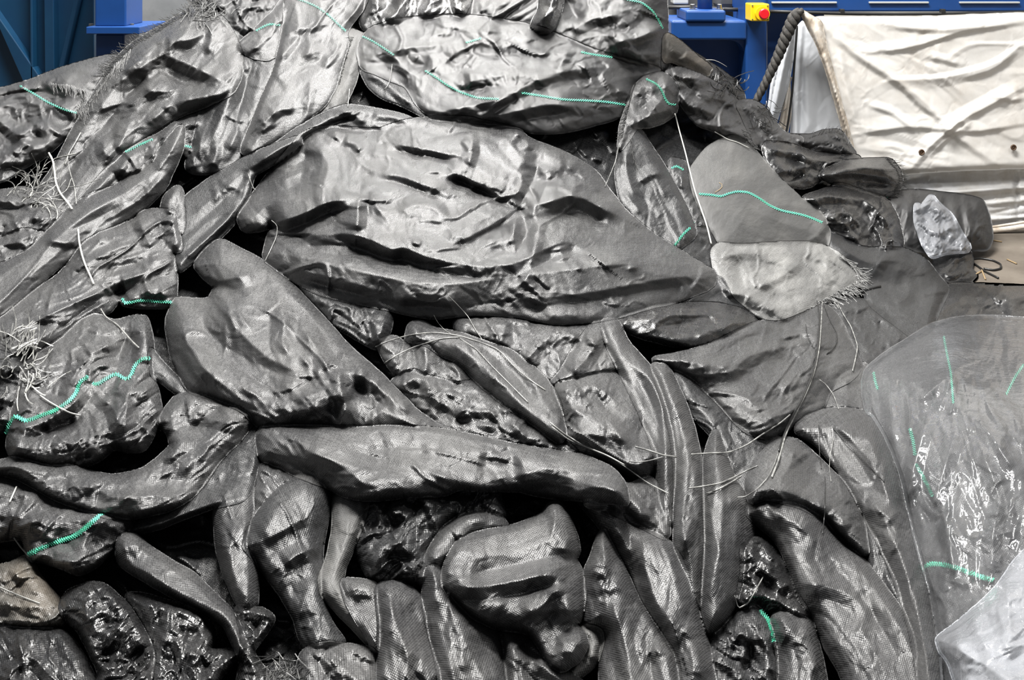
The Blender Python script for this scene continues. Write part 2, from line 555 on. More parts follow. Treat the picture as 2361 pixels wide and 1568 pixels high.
def sheet(label, outline, bulge=28, r=45, lift=8, weave=20, cr=(7, 90, 0, 1.6), folds=(), green=(), fringe=(), mat='std', tilt=(0, 0),
          name='fabric_sheet', cat=FABRIC_CAT, group=BLACK_GROUP, base=heap_depth, on_pile=True, skirt=80, step=STEP, wob=0.9, rnd=2, grow=7.0,
          kind=None, fold_scale=1.0, fringe_mat='fringe', parent=None, sink=0.0, core=False, creases=1.0):
    """one loose sheet: traced outline, inflated body lying on what is already there, its own folds and crumples"""
    _seed[0] += 17
    seed = _seed[0]
    rnd_ = random.Random(seed)
    poly = round_off(pts(outline), True, rnd)
    poly = resample(poly, step)
    if grow and on_pile and not core:
        tg = np.roll(poly, -2, 0) - np.roll(poly, 2, 0)
        tg /= np.maximum(np.hypot(*tg.T), 1e-6)[:, None]
        sg = 1.0 if np.sum(poly[:, 0] * np.roll(poly[:, 1], -1) - np.roll(poly[:, 0], -1) * poly[:, 1]) > 0 else -1.0
        poly = poly + np.stack([tg[:, 1], -tg[:, 0]], -1) * grow * sg
    if wob:
        c = np.arange(len(poly)) * step
        dx = smooth_noise(c / 26.0, np.full(len(c), 0.37), seed + 21) * wob + smooth_noise(c / 9.0, np.full(len(c), 3.37), seed + 22) * wob * 0.5
        tg = np.roll(poly, -1, 0) - np.roll(poly, 1, 0)
        tg /= np.maximum(np.hypot(*tg.T), 1e-6)[:, None]
        poly = poly + np.stack([tg[:, 1], -tg[:, 0]], -1) * dx[:, None]
    nb = len(poly)
    area = 0.5 * np.sum(poly[:, 0] * np.roll(poly[:, 1], -1) - np.roll(poly[:, 0], -1) * poly[:, 1])
    # lattice points inside
    i0, i1 = int((poly[:, 0].min() - GX0) // STEP), int((poly[:, 0].max() - GX0) // STEP) + 1
    j0, j1 = int((poly[:, 1].min() - GY0) // STEP), int((poly[:, 1].max() - GY0) // STEP) + 1
    i0, j0 = max(i0, 0), max(j0, 0); i1, j1 = min(i1, GNX - 1), min(j1, GNY - 1)
    gi, gj = np.meshgrid(np.arange(i0, i1 + 1), np.arange(j0, j1 + 1))
    gx, gy = GX0 + gi * STEP, GY0 + gj * STEP
    m = inside(gx.ravel().astype(float) + 1e-3, gy.ravel().astype(float) + 1e-3, poly).reshape(gx.shape)
    P_in = np.stack([gx[m], gy[m]], -1).astype(float)
    ring = np.vstack([poly, poly[:1]])
    d_in, _, _ = line_dist(P_in, ring)
    allP = np.vstack([poly, P_in])
    dist = np.concatenate([np.zeros(nb), d_in])
    # what it lies on
    if on_pile:
        pad = 27
        a0, a1, b0, b1 = max(j0 - pad, 0), min(j1 + pad, GNY - 1), max(i0 - pad, 0), min(i1 + pad, GNX - 1)
        sub = PILE[a0:a1 + 1, b0:b1 + 1]
        mask = np.zeros(sub.shape)
        mask[j0 - a0:j1 - a0 + 1, i0 - b0:i1 - b0 + 1] = m
        soft = np.maximum(mask, 0.02)
        env = box_blur(sub * soft, 15) / box_blur(soft, 15)
        full = np.full(PILE.shape, 0.0)
        full[a0:a1 + 1, b0:b1 + 1] = env
        E = sample(full, allP[:, 0], allP[:, 1])
        under = sample(PILE, allP[:, 0], allP[:, 1])
    else:
        E = np.zeros(len(allP)); under = np.full(len(allP), -1e4)
    t = np.clip(dist / r, 0, 1)
    t2 = np.clip(dist / max(0.3 * r, 7.0), 0, 1)
    body = bulge * (0.34 * np.sqrt(1 - (1 - t2) ** 2) + 0.66 * np.sin(t * math.pi / 2) ** 1.15)
    cx, cy = allP.mean(0)
    auto = []
    if cr and on_pile and creases:
        n_auto = int(abs(area) / 5200.0 * creases)
        inner = P_in[d_in > 14]
        for _ in range(n_auto if len(inner) else 0):
            q = inner[rnd_.randrange(len(inner))]
            an = math.radians(cr[2] + rnd_.gauss(0, 32))
            ln = rnd_.uniform(22, 80) * min(1.0, cr[1] / 60.0)
            k = rnd_.gauss(0, 0.25)
            x, y = q[0] - math.cos(an) * ln / 2, q[1] - math.sin(an) * ln / 2
            ps = []
            for _k2 in range(4):
                ps.append('%.1f,%.1f' % (x, y))
                x += math.cos(an) * ln / 3; y += math.sin(an) * ln / 3
                an += k + rnd_.gauss(0, 0.12)
            hh_ = cr[0] * rnd_.uniform(0.55, 1.35) * rnd_.choice((1, 1, 1, -1))
            w1, w2 = rnd_.uniform(12, 30), rnd_.uniform(4, 9)
            if rnd_.random() < 0.3: w1, w2 = w2, w1
            auto.append('%.1f,%.1f,%.1f,0.8:%s' % (hh_, w1, w2, ' '.join(ps)))
    size = max(np.ptp(poly[:, 0]), np.ptp(poly[:, 1]))
    low_gain = (1.0 + 0.45 * np.clip((allP[:, 1] - 600) / 500.0, 0, 1)) if on_pile else 1.0
    body = body * (1.25 + 1.0 * np.clip((allP[:, 1] - 560) / 500.0, 0, 1)) if on_pile and bulge < 80 else body
    fade = 0.35 + 0.65 * np.clip(dist / 22.0, 0, 1)
    rel = (fold_height(allP, folds, on_pile) * fold_scale * FOLD_GAIN + fold_height(allP, auto, False) * 1.3) * (0.45 + 0.55 * np.clip(dist / 14.0, 0, 1))
    if cr:
        g = min(cr[0], 8.5) * CRUMPLE_GAIN
        rel = rel + (crumple(allP[:, 0], allP[:, 1], g, cr[1], cr[2], cr[3], seed)
                     + crumple(allP[:, 0], allP[:, 1], g * 0.36, cr[1] * 0.42, cr[2] + 25, 1 + (cr[3] - 1) * 0.6, seed + 50)) * fade
    rel = rel + (allP[:, 0] - cx) * tilt[0] + (allP[:, 1] - cy) * tilt[1]
    A = E + lift + body + rel - sink
    if core:
        A = np.full(len(allP), -175.0) + body + rel
        under = np.full(len(allP), -1e4)
    Bf = under + 3.0
    kk = 10.0
    hmix = np.clip(0.5 + 0.5 * (A - Bf) / kk, 0, 1)
    H = Bf * (1 - hmix) + A * hmix + kk * hmix * (1 - hmix)
    if on_pile and not core:
        PILE[gj[m], gi[m]] = H[nb:]
    # mesh
    keep = d_in > step * 0.55
    V2 = np.vstack([poly, P_in[keep]])
    HH = np.concatenate([H[:nb], H[nb:][keep]])
    edges = [(i, (i + 1) % nb) for i in range(nb)]
    res = delaunay_2d_cdt([Vector(p) for p in V2], edges, [], 1, 1e-4)
    ov, ofaces, orig = res[0], res[2], res[3]
    src = np.array([o[0] if o else -1 for o in orig])
    out2 = np.array([(p[0], p[1]) for p in ov])
    Hout = np.where(src >= 0, HH[np.maximum(src, 0)], 0.0)
    back = {}
    for k, o in enumerate(orig):
        for q in o:
            back[q] = k
    P3 = place(out2[:, 0], out2[:, 1], Hout, base)
    # the edge turns down and under
    inward = np.stack([-(np.roll(poly, -1, 0) - np.roll(poly, 1, 0))[:, 1], (np.roll(poly, -1, 0) - np.roll(poly, 1, 0))[:, 0]], -1)
    inward /= np.maximum(np.hypot(*inward.T), 1e-6)[:, None]
    if area < 0:
        inward = -inward
    bl = [back.get(i, -1) for i in range(nb)]
    q1 = poly + inward * 1.0
    q2 = poly + inward * 7.0
    R1 = place(q1[:, 0], q1[:, 1], H[:nb] - skirt * 0.35, base)
    R2 = place(q2[:, 0], q2[:, 1], H[:nb] - skirt, base)
    n0 = len(P3)
    verts = np.vstack([P3, R1, R2])
    faces = [tuple(f) for f in ofaces]
    # CDT gives counter-clockwise in (u, v-down); flip so that normals look at the photographer
    faces = [f[::-1] for f in faces]
    for i in range(nb):
        j = (i + 1) % nb
        if bl[i] < 0 or bl[j] < 0:
            continue
        a, b, c, d = bl[i], bl[j], n0 + j, n0 + i
        q = (a, d, c, b) if area < 0 else (a, b, c, d)
        faces.append(q[::-1]); 
        q = (n0 + i, n0 + nb + i, n0 + nb + j, n0 + j) if area < 0 else (n0 + i, n0 + j, n0 + nb + j, n0 + nb + i)
        faces.append(q[::-1])
    # weave direction; the tapes follow the folds
    md = float(base(np.array([cx]), np.array([cy]))[0]) / FPX
    ca, sa = math.cos(math.radians(weave)), math.sin(math.radians(weave))
    uu = np.concatenate([out2[:, 0], q1[:, 0], q2[:, 0]]); vv = np.concatenate([out2[:, 1], q1[:, 1], q2[:, 1]])
    hh = np.concatenate([Hout, H[:nb], H[:nb]])
    hs = hh
    uu = uu + 0.10 * hs; vv = vv + 0.13 * hs
    uvs = np.stack([(uu * ca + vv * sa) * md, (-uu * sa + vv * ca) * md], -1)
    o = mesh_object(name, verts, faces, M[mat] if isinstance(mat, str) else mat, parent, uvs=uvs)
    if parent is None:
        set_props(o, label, cat, group, kind)
    elif label:
        o['label'] = label

    own = np.full(PILE.shape, -999.0)
    own[gj[m], gi[m]] = H[nb:]

    def own_h(u, v):
        """height of this very sheet near u, v (nearest lattice point that belongs to it)"""
        ii = np.clip(np.round((u - GX0) / STEP).astype(int), 0, GNX - 1); jj = np.clip(np.round((v - GY0) / STEP).astype(int), 0, GNY - 1)
        best = np.full(len(ii), -999.0)
        for rad in range(0, 6):
            for di in range(-rad, rad + 1):
                for dj in range(-rad, rad + 1):
                    if max(abs(di), abs(dj)) != rad: continue
                    h = own[np.clip(jj + dj, 0, GNY - 1), np.clip(ii + di, 0, GNX - 1)]
                    best = np.where((best < -900) & (h > -900), h, best)
        return np.where(best < -900, np.median(H), best)

    for g in green:
        line = resample(round_off(pts(g), False, 2), 2.6, False)
        k = np.arange(len(line))
        tg = np.gradient(line, axis=0); tg /= np.maximum(np.hypot(*tg.T), 1e-6)[:, None]
        nr = np.stack([-tg[:, 1], tg[:, 0]], -1)
        S = Shape()
        sc = float(np.clip(2.6 / base(line[:1, 0], line[:1, 1])[0], 0.75, 1.7))
        for ph in (0, 1):
            z = np.where((k + ph) % 2 == 0, 1.0, -1.0) * 2.0 * sc
            q = line + nr * z[:, None] + nr * (2.2 * sc * (ph - 0.5))
            hz = own_h(q[:, 0], q[:, 1]) + 1.6 + 0.6 * (k % 2)
            hz = np.convolve(np.pad(hz, 2, mode='edge'), np.ones(5) / 5, 'valid') + 0.6
            p3 = place(q[:, 0], q[:, 1], hz, base)
            S.tube(p3, 1.05 * md * sc, 3)
        g_o = S.build('marker_stitching', M['green'], o, smooth=False)
        g_o['label'] = 'green zigzag marker stitching'
    for fr in fringe:
        body, dx, dy, ln, n = fr[:5]
        wd = fr[5] if len(fr) > 5 else 1.5
        line = resample(round_off(pts(body), False, 1), 3, False)
        S = Shape()
        for q in range(n):
            f = (q + rnd_.random()) / n * (len(line) - 1)
            a = line[int(f)]
            L_ = ln * rnd_.uniform(0.5, 1.15)
            an = rnd_.gauss(0, 0.22)
            ddx, ddy = dx * math.cos(an) - dy * math.sin(an), dx * math.sin(an) + dy * math.cos(an)
            nn = math.hypot(ddx, ddy)
            ddx, ddy = ddx / nn, ddy / nn
            tt = np.linspace(-0.25, 1, 5)
            bend = rnd_.gauss(0, 0.16) * L_
            x = a[0] + ddx * L_ * tt - ddy * bend * tt * np.abs(tt)
            y = a[1] + ddy * L_ * tt + ddx * bend * tt * np.abs(tt)
            h0 = own_h(np.array([a[0]]), np.array([a[1]]))[0]
            h = h0 + 3 + rnd_.uniform(-6, 10) * tt
            h = np.maximum(h, sample(PILE, x, y) + 2) if on_pile else h
            S.tube(place(x, y, h, base), 0.62 * wd * md * np.linspace(1.0, 0.55, 5), 3)
        f_o = S.build('frayed_fringe', M[fringe_mat], o, smooth=False)
        f_o['label'] = 'frayed fringe of loose tapes'
    return o


def strand(label, body, w=1.6, mat='strand', over=6, name='plastic_strand', cat='strand', group='loose plastic strands', slack=0.6, base=heap_depth, flat=0.6):
    line = resample(round_off(pts(body), False, 2), 6, False)
    h = sample(PILE, line[:, 0], line[:, 1]) + over
    for _ in range(40):
        s = h.copy()
        s[1:-1] = 0.5 * h[1:-1] + 0.25 * (h[:-2] + h[2:])
        h = np.maximum(s * slack + h * (1 - slack), sample(PILE, line[:, 0], line[:, 1]) + over * 0.5)
    P = place(line[:, 0], line[:, 1], h, base)
    md = float(base(line[:1, 0], line[:1, 1])[0]) / FPX
    o = Shape().tube(P, 0.78 * w * md, 5, flat).build(name, M[mat], None, smooth=True)
    return set_props(o, label, cat, group)


def tangle(label, cx, cy, rx, ry, n, ang=0, spread=60, ln=60, w=1.1, mat='strand', curl=0.5, lift=6, name='strand_tangle', cat='tangle of strands', straight=False):
    rn = random.Random(int(cx * 7 + cy))
    S = Shape()
    md = float(heap_depth(np.array([cx]), np.array([cy]))[0]) / FPX
    for _ in range(n):
        x0 = cx + rn.gauss(0, 0.5) * rx; y0 = cy + rn.gauss(0, 0.5) * ry
        a = math.radians(ang + rn.gauss(0, spread))
        L_ = ln * rn.uniform(0.4, 1.3)
        k = rn.gauss(0, curl)
        X, Y = [x0], [y0]
        for s in range(9):
            X.append(X[-1] + math.cos(a) * L_ / 9); Y.append(Y[-1] + math.sin(a) * L_ / 9)
            a += k * 0.35 + rn.gauss(0, 0.10)
        X, Y = np.array(X), np.array(Y)
        h = sample(PILE, X, Y)
        h = np.maximum(h, h.mean()) + lift * rn.uniform(0.3, 2.2)
        S.tube(place(X, Y, h, heap_depth), 0.7 * w * rn.uniform(0.7, 1.4) * md, 3)
    o = S.build(name, M[mat], None, smooth=False)
    return set_props(o, label, cat, None, 'stuff')
# ================================================================== THE HEAP, from the back and the bottom upwards
# folds are written "height, width on the left of the travel, width on the right: line"
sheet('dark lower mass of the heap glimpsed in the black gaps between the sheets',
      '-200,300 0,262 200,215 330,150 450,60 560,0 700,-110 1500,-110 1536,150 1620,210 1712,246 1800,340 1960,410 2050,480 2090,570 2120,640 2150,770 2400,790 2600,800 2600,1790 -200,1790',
      bulge=10, r=120, lift=-10, cr=(16, 130, 30, 1.3), mat='dark', name='heap_core', cat='fabric heap', group=None, core=True, skirt=120, step=12, wob=3)  # darkened weave here helps the gaps read black

# ---- top edge, behind
sheet('small torn black sheet with loose tapes at the top edge, left of the tall fold',
      '425,60 445,5 470,-60 600,-80 690,-80 660,0 610,60 560,120 535,110 500,60', bulge=22, r=30, cr=(9, 40, 60, 1.5),
      folds=['14,16,8:545,55 560,20 610,10', '12,14,6:480,20 520,10 560,-10', '10,8,8:560,70 590,60 612,75'], fringe=[('440,10 480,-5 520,30', -0.5, -0.6, 26, 40)], mat='dark')
sheet('crumpled glossy fold standing at the top edge, right of the seamed black diamond sheet',
      '835,-70 1085,-80 1086,30 1060,46 1000,42 950,52 900,66 860,76 832,60', bulge=34, r=40, cr=(8, 60, 80, 2.2), mat='shiny',
      folds=['26,26,14:960,-40 930,10 890,55', '22,20,10:1010,-40 985,15 972,45', '20,14,20:860,-20 880,20 905,50', '-22,18,18:885,-30 893,10 880,40', '18,20,8:1060,-30 1045,10 1078,38'])
sheet('narrow ribbed sheet leaning along the top edge, above the long upper bundle',
      '1078,46 1098,0 1115,-80 1310,-80 1292,0 1262,60 1228,62 1170,50', bulge=30, r=36, cr=(6, 60, -35, 2.4),
      folds=['24,26,8:1125,48 1170,20 1240,-20', '20,16,8:1160,50 1210,22 1262,-15', '-16,10,10:1155,40 1200,15 1240,-8', '16,16,8:1100,20 1140,8 1180,10'])
sheet('large dark sheet with a straight right edge beside the blue machine, at the top',
      '1250,-90 1480,-90 1533,-60 1534,20 1534,100 1531,164 1500,162 1430,158 1350,120 1290,85 1255,60', bulge=45, r=50, cr=(8, 70, 20, 1.8), weave=10,
      folds=['26,40,12:1330,60 1385,36 1432,34 1450,60', '28,30,30:1400,50 1450,95 1500,80 1528,60', '18,22,8:1400,110 1440,92 1480,85 1520,62',
             '20,20,10:1405,120 1440,112 1475,128 1520,120', '-38,40,40:1300,-20 1320,30 1345,50', '14,10,8:1440,60 1465,45 1478,22', '12,14,6:1470,140 1500,136 1526,128'],
      green=['1420,-10 1450,0 1480,5 1505,25 1520,48 1528,66'])
sheet('short upright pleat between the ribbed sheet and the straight-edged sheet at the top',
      '1248,-80 1306,-80 1292,20 1272,70 1240,66 1226,56 1248,20', bulge=34, r=22, lift=14, cr=(6, 34, 80, 2), mat='shiny',
      folds=['22,12,12:1275,-40 1272,10 1250,50', '12,8,10:1240,50 1262,38 1276,20'])
sheet('black torn sheet ends against the blue post, behind the heap ridge',
      '1530,150 1534,90 1575,110 1640,150 1690,186 1712,214 1716,245 1660,225 1600,200 1540,182', bulge=18, r=24, cr=(9, 36, 30, 1.6), mat='dark',
      fringe=[('1545,176 1600,178 1660,190', 0.1, -1, 24, 60, 1.4)], fringe_mat='fringe_dark')
sheet('brownish grey flap edge sloping below the blue machine ledge',
      '1534,78 1560,92 1604,130 1640,158 1630,172 1590,158 1552,138 1532,140', bulge=10, r=20, cr=(4, 50, 30, 2), mat='brown', folds=['8,18,8:1540,110 1590,135 1630,160'])

# ---- upper left
sheet('sheet with a pale green line at the far left edge, under the blue machine',
      '-160,225 -60,214 0,208 60,192 130,164 200,143 262,128 290,150 240,210 205,250 170,290 120,345 60,380 0,420 -160,440', bulge=34, r=60, cr=(8, 60, -15, 1.8), weave=-20,
      folds=['14,40,14:-40,214 40,204 110,194 190,204', '22,34,10:-40,262 10,285 60,335 110,332 160,300', '-16,14,14:10,268 40,280 70,290', '16,14,24:20,340 60,352 110,338',
             '16,22,8:30,310 80,296 120,308', '10,20,20:110,240 160,250 190,235', '14,26,8:-20,375 60,372 130,335'],
      green=['46,198 75,214 110,236 145,252 176,260'], fringe=[('120,196 160,200 200,212 176,262', 0.3, 1, 20, 55, 1.3)])
sheet('small sheet scrap with dim green line between fringed sleeve and dark hanging folds',
      '395,290 440,262 466,250 478,320 462,372 425,360 402,330', bulge=16, r=20, cr=(6, 34, 0, 1.5), mat='std', folds=['12,12,6:405,300 440,285 465,290'], green=['410,332 428,336 448,342'])
sheet('dark woven sheet hanging in folds between the fringed sleeve and the seamed diamond sheet',
      '470,230 535,150 548,128 600,100 640,80 652,160 604,250 566,340 540,380 500,396 448,398 428,386 448,330', bulge=26, r=34, cr=(5, 70, 70, 2), mat='dark', weave=35,
      folds=['20,22,10:545,160 520,250 480,340', '18,14,14:560,260 540,320 524,350', '-20,16,16:580,150 560,220 545,280', '14,12,8:470,300 460,340 440,384', '12,8,8:500,330 498,360 486,385'])
sheet('grey-lit strip with a green line, left of the seamed diamond sheet at the top',
      '546,110 590,68 640,18 690,-70 720,-70 668,40 640,122 618,134 585,130', bulge=20, r=26, cr=(4, 60, -40, 2), weave=40,
      folds=['16,26,10:575,120 620,90 650,40', '-10,8,8:600,110 632,80 650,50'], green=['590,71 606,62 622,55 646,58'])
sheet('narrow grey flap behind the stitched edge of the seamed diamond sheet',
      '786,60 812,72 840,82 834,116 816,190 790,246 716,298 640,350 596,352 700,240', bulge=14, r=20, cr=(4, 60, -60, 2), mat='grey', weave=50, folds=['10,20,10:820,110 800,190 740,260'],
      fringe=[('812,86 800,120 790,160 780,196', -1, 0.2, 14, 45, 1.2)])
sheet('big diamond-shaped black sheet with a green line and a stitched edge, top left of centre',
      '655,-90 868,-90 838,14 806,56 796,76 800,100 784,150 772,196 750,238 694,282 640,322 580,362 556,348 576,300 602,236 632,170 646,118 660,40', bulge=30, r=55, lift=12, cr=(5, 90, -55, 2), weave=38,
      folds=['26,60,10:664,60 636,150 606,235 570,330', '14,30,7:652,82 690,66 732,62', '12,24,8:640,140 665,110 690,84', '-16,26,26:720,60 745,100 770,130', '12,24,8:620,268 650,252 682,250',
             '16,20,20:744,-20 735,40 730,90 700,140', '14,22,10:600,290 630,262 640,250', '18,16,16:850,-40 822,20 800,50', '10,30,12:690,130 740,120 775,140'],
      green=['682,-4 705,4 730,15 752,30 770,46 786,62 797,71'])

# fringed sleeve
sheet('fringed sheet sleeve with bright turned edge, upper left before the blue machine',
      '382,58 420,34 448,20 492,26 522,52 546,96 556,130 554,176 534,214 480,240 420,262 370,290 318,325 290,350 250,392 200,450 150,500 92,520 62,498 92,436 130,380 170,300 212,226 256,150 306,102 350,74',
      bulge=30, r=40, lift=12, cr=(5, 80, -40, 2), weave=-32, rnd=1,
      folds=['30,24,46:446,60 405,96 360,130 290,180', '-30,24,24:372,140 300,215 240,290 170,380 120,440', '26,18,14:385,128 440,150 485,172 522,192', '-20,20,20:372,160 420,190 470,198',
             '22,16,30:540,212 470,222 400,238 330,290', '16,14,14:300,280 280,330 262,350', '18,20,12:380,98 430,94 474,78', '-12,10,14:420,205 400,240 372,270',
             '16,12,12:240,318 240,352 262,366', '14,22,10:330,205 370,212 410,206', '16,12,16:290,250 330,215 352,190', '12,14,10:232,300 200,360 160,420', '14,20,8:486,45 488,80 480,130'],
      fringe=[('452,20 410,40 360,72 310,100 262,142 236,180', -0.75, -0.35, 24, 110, 1.5), ('300,118 256,165 222,215 190,262', -0.3, 0.9, 26, 70, 1.4)], tilt=(0, 0.06))

# ---- upper centre bundle
sheet('dark underside flap beneath the left end of the long upper bundle',
      '828,150 856,152 905,164 946,196 985,240 1012,268 984,270 930,240 884,224 850,196', bulge=14, r=24, cr=(3, 60, 40, 2), mat='dark', weave=45, folds=['12,14,8:845,162 900,200 960,250'])
sheet('long upper bundle of black weave with three green lines, across the top centre',
      '826,120 836,88 858,66 904,50 960,42 1040,38 1104,40 1152,47 1212,58 1272,76 1350,110 1402,128 1472,148 1524,160 1504,184 1468,204 1450,240 1432,266 1384,282 1304,302 1236,304 1200,294 1120,277 1060,274 1006,276 962,238 940,196 900,182 862,164 836,156',
      bulge=62, r=120, lift=10, cr=(8, 75, 12, 1.9), weave=-12,
      folds=['26,44,14:1015,150 1060,118 1102,96 1150,108 1205,98', '-22,20,20:1030,150 1055,128 1085,112', '26,40,12:1080,168 1130,176 1200,174 1290,168 1362,156 1424,154', '22,34,9:1110,268 1140,240 1190,212 1232,190 1292,172',
             '24,28,10:1010,256 1080,246 1150,228 1190,206', '30,60,14:1104,272 1170,262 1260,240 1350,246', '24,20,14:1118,52 1128,62 1126,78', '-18,16,14:930,118 952,150 1000,152', '20,28,8:900,120 950,108 1016,104',
             '16,22,8:1190,110 1260,120 1304,128', '-14,14,14:1200,150 1250,160 1300,150', '18,16,16:1304,108 1300,140 1280,165', '16,30,10:880,120 920,140 950,170', '18,20,8:1082,165 1086,190 1088,204', '14,26,10:1380,170 1420,200 1440,225',
             '12,20,8:950,80 1000,84 1050,68', '14,24,8:1180,80 1230,92 1280,100', '12,20,10:1044,198 1090,190 1150,196'],
      green=['836,84 858,94 880,108 908,127', '980,163 1005,178 1030,196 1060,212 1100,226 1150,228', '1202,214 1250,221 1300,230 1360,232 1400,235 1449,243', '1074,98 1090,94 1109,88', '1340,120 1370,126 1412,132'])

# ---- right of the centre: dark opening
sheet('black scrap with green dashes inside the dark opening right of the upper bundle',
      '1540,366 1576,372 1606,420 1626,490 1640,560 1604,566 1576,480', bulge=16, r=22, cr=(8, 34, 60, 1.5), mat='dark', green=['1548,388 1560,382 1576,392'], folds=['12,10,8:1550,380 1580,430 1600,500'])
sheet('flat dark weave at the bottom of the dark opening, crossed by a green line',
      '1556,566 1596,528 1650,526 1668,600 1640,626 1596,604', bulge=12, r=24, cr=(4, 50, 20, 1.5), mat='dark', green=['1553,566 1570,548 1592,524 1604,500'], folds=['12,8,14:1590,540 1620,532 1650,536'])
sheet('canopy-like sheet with a shiny rim over the dark opening at the right',
      '1532,168 1566,158 1620,176 1682,214 1704,240 1722,280 1748,330 1738,338 1700,318 1652,300 1612,288 1584,256 1560,214', bulge=30, r=28, lift=26, cr=(8, 45, 30, 1.7), weave=25,
      folds=['22,20,9:1562,212 1590,244 1640,262 1690,280', '18,16,10:1600,190 1620,216 1650,230', '14,16,8:1640,225 1680,232 1706,262', '20,14,14:1620,285 1670,296 1730,326', '14,10,10:1570,170 1600,180 1640,186'])
sheet('long dark wedge of folded weave with a pale ridge, right of the big centre bundle',
      '1430,336 1452,286 1468,288 1502,344 1532,388 1572,460 1597,512 1602,542 1562,574 1522,544 1470,504 1432,464 1422,400', bulge=26, r=30, lift=14, cr=(5, 60, 60, 2), mat='dark', weave=55, rnd=1,
      folds=['34,12,60:1466,292 1498,345 1530,392 1570,465 1594,520', '18,12,14:1440,330 1445,400 1470,470', '14,14,7:1470,420 1500,402 1530,400'],
      fringe=[('1452,310 1456,350 1470,390', 0.3, 1, 14, 24, 1.1)], green=['1592,525 1575,540 1556,566'])
sheet('curled cuff with frayed edge and green line at the top of the white strap',
      '1462,204 1488,178 1530,168 1560,196 1562,232 1554,262 1530,278 1500,290 1464,292 1446,322 1428,346 1432,296 1446,250', bulge=34, r=34, lift=18, cr=(7, 45, 50, 1.6), weave=60,
      folds=['26,24,12:1540,180 1530,230 1468,288', '18,18,8:1468,284 1510,262 1552,252', '14,12,12:1500,185 1510,220 1508,260'], green=['1490,182 1512,192 1525,206 1534,228 1542,240 1558,242'],
      fringe=[('1450,240 1440,280 1432,320', -1, 0.35, 13, 30, 1.2)])

# ---- left hand side, behind
sheet('thin black fold lying under the tip of the seamed diamond sheet',
      '590,352 640,330 700,288 770,252 800,244 850,250 932,268 966,286 900,304 830,298 800,290 742,294 690,322 612,388 566,404', bulge=18, r=20, cr=(4, 50, -15, 2.2), mat='dark',
      folds=['18,16,8:610,380 690,312 780,262 850,252', '12,16,8:770,250 810,262 850,288', '14,18,8:850,262 900,268 950,280'])
sheet('long folded band with bright lower edge running up to the seamed diamond sheet',
      '404,600 414,474 440,446 500,404 562,368 604,348 640,334 690,316 692,330 616,384 584,400 574,432 562,482 530,522 482,572 432,610 412,626', bulge=20, r=26, lift=14, cr=(3, 70, -40, 3), mat='dark', weave=-38, rnd=1,
      folds=['24,26,9:414,606 470,556 530,500 564,455', '10,16,10:440,500 500,450 560,400', '18,12,8:590,380 640,344 690,318', '-10,8,8:416,590 470,540 530,485', '12,8,8:574,395 578,420 566,470'])
sheet('sheet at the left edge below the green-lined one, under the tangle of strands',
      '-160,452 -40,446 10,442 60,432 110,470 146,500 104,548 50,566 0,580 -160,610', bulge=30, r=40, cr=(9, 50, -20, 1.7),
      folds=['18,24,9:-60,470 20,462 90,474', '16,14,10:20,520 60,500 110,505', '14,20,8:-40,540 30,530 90,520'])
sheet('crumpled sheet with green line between the fringed sleeve and the long pale roll',
      '150,505 200,444 250,386 300,342 370,310 412,280 416,330 372,376 300,416 258,436 214,450 176,490', bulge=22, r=24, lift=10, cr=(7, 46, -45, 2), weave=-40,
      folds=['20,14,12:260,380 300,400 350,370 405,310', '16,10,10:352,372 350,335 342,316', '18,12,14:265,405 290,372 320,350', '14,10,10:385,360 380,320 390,300', '12,16,8:180,480 230,430 262,395'],
      green=['289,350 305,343 325,332 352,321'])
sheet('low sheet at the left edge under the long pale roll',
      '-160,590 0,556 52,528 112,540 74,588 0,624 -160,690', bulge=20, r=30, cr=(6, 50, -20, 2), folds=['14,20,8:-40,590 20,560 90,540', '12,14,10:0,600 40,575 70,560'])
sheet('long pale-ridged roll of weave slanting from the left edge up to the sleeve',
      '-160,700 0,612 62,584 102,546 142,500 190,462 216,446 262,434 302,410 352,370 398,312 422,286 420,338 402,382 380,432 330,482 288,504 230,542 182,582 120,624 60,684 0,738 -160,820', bulge=40, r=46, lift=14, cr=(4, 90, -38, 2.6), weave=-30,
      folds=['24,40,30:-60,668 40,612 110,560 190,500 270,455 350,405 400,340', '14,20,14:-40,720 40,660 110,605 160,560', '-10,14,14:150,540 220,505 290,470', '14,14,10:260,500 330,455 390,395', '14,20,8:100,552 150,560 190,556', '-12,12,16:290,480 340,430 380,380'])
sheet('small upright crumple tip below the right end of the long pale roll',
      '372,492 380,452 416,426 424,512 416,540 398,500', bulge=18, r=18, lift=10, cr=(5, 30, 70, 1.8), folds=['16,10,10:402,440 388,480 396,520', '12,8,8:380,490 400,486 414,505'])
sheet('creased sheet with a sharp corner and a short green line, left of the pleated bag',
      '130,642 162,610 192,560 242,534 312,510 328,488 378,484 400,488 410,540 418,576 394,580 398,600 406,640 402,702 372,708 290,704 274,690 250,720 190,740 140,786 60,836 -160,910 -160,800 0,740 80,672', bulge=34, r=40, lift=10, cr=(7, 60, -30, 2), weave=-25, rnd=1,
      folds=['26,22,18:398,492 404,535 416,574', '22,18,12:318,500 334,540 350,572', '24,34,12:140,640 200,605 270,572 345,552', '22,26,10:190,640 260,604 310,592 356,572', '30,46,10:40,762 120,722 190,692 262,656 330,630 404,606',
             '-26,22,22:262,680 275,668 290,664', '-18,18,18:230,622 290,612 340,600', '16,24,10:0,830 60,800 130,760', '18,20,10:290,700 330,672 398,660', '14,18,9:160,600 210,560 250,545', '12,12,12:340,600 380,600 398,590'],
      green=['282,688 286,699 300,698 318,693 340,693 396,697'])

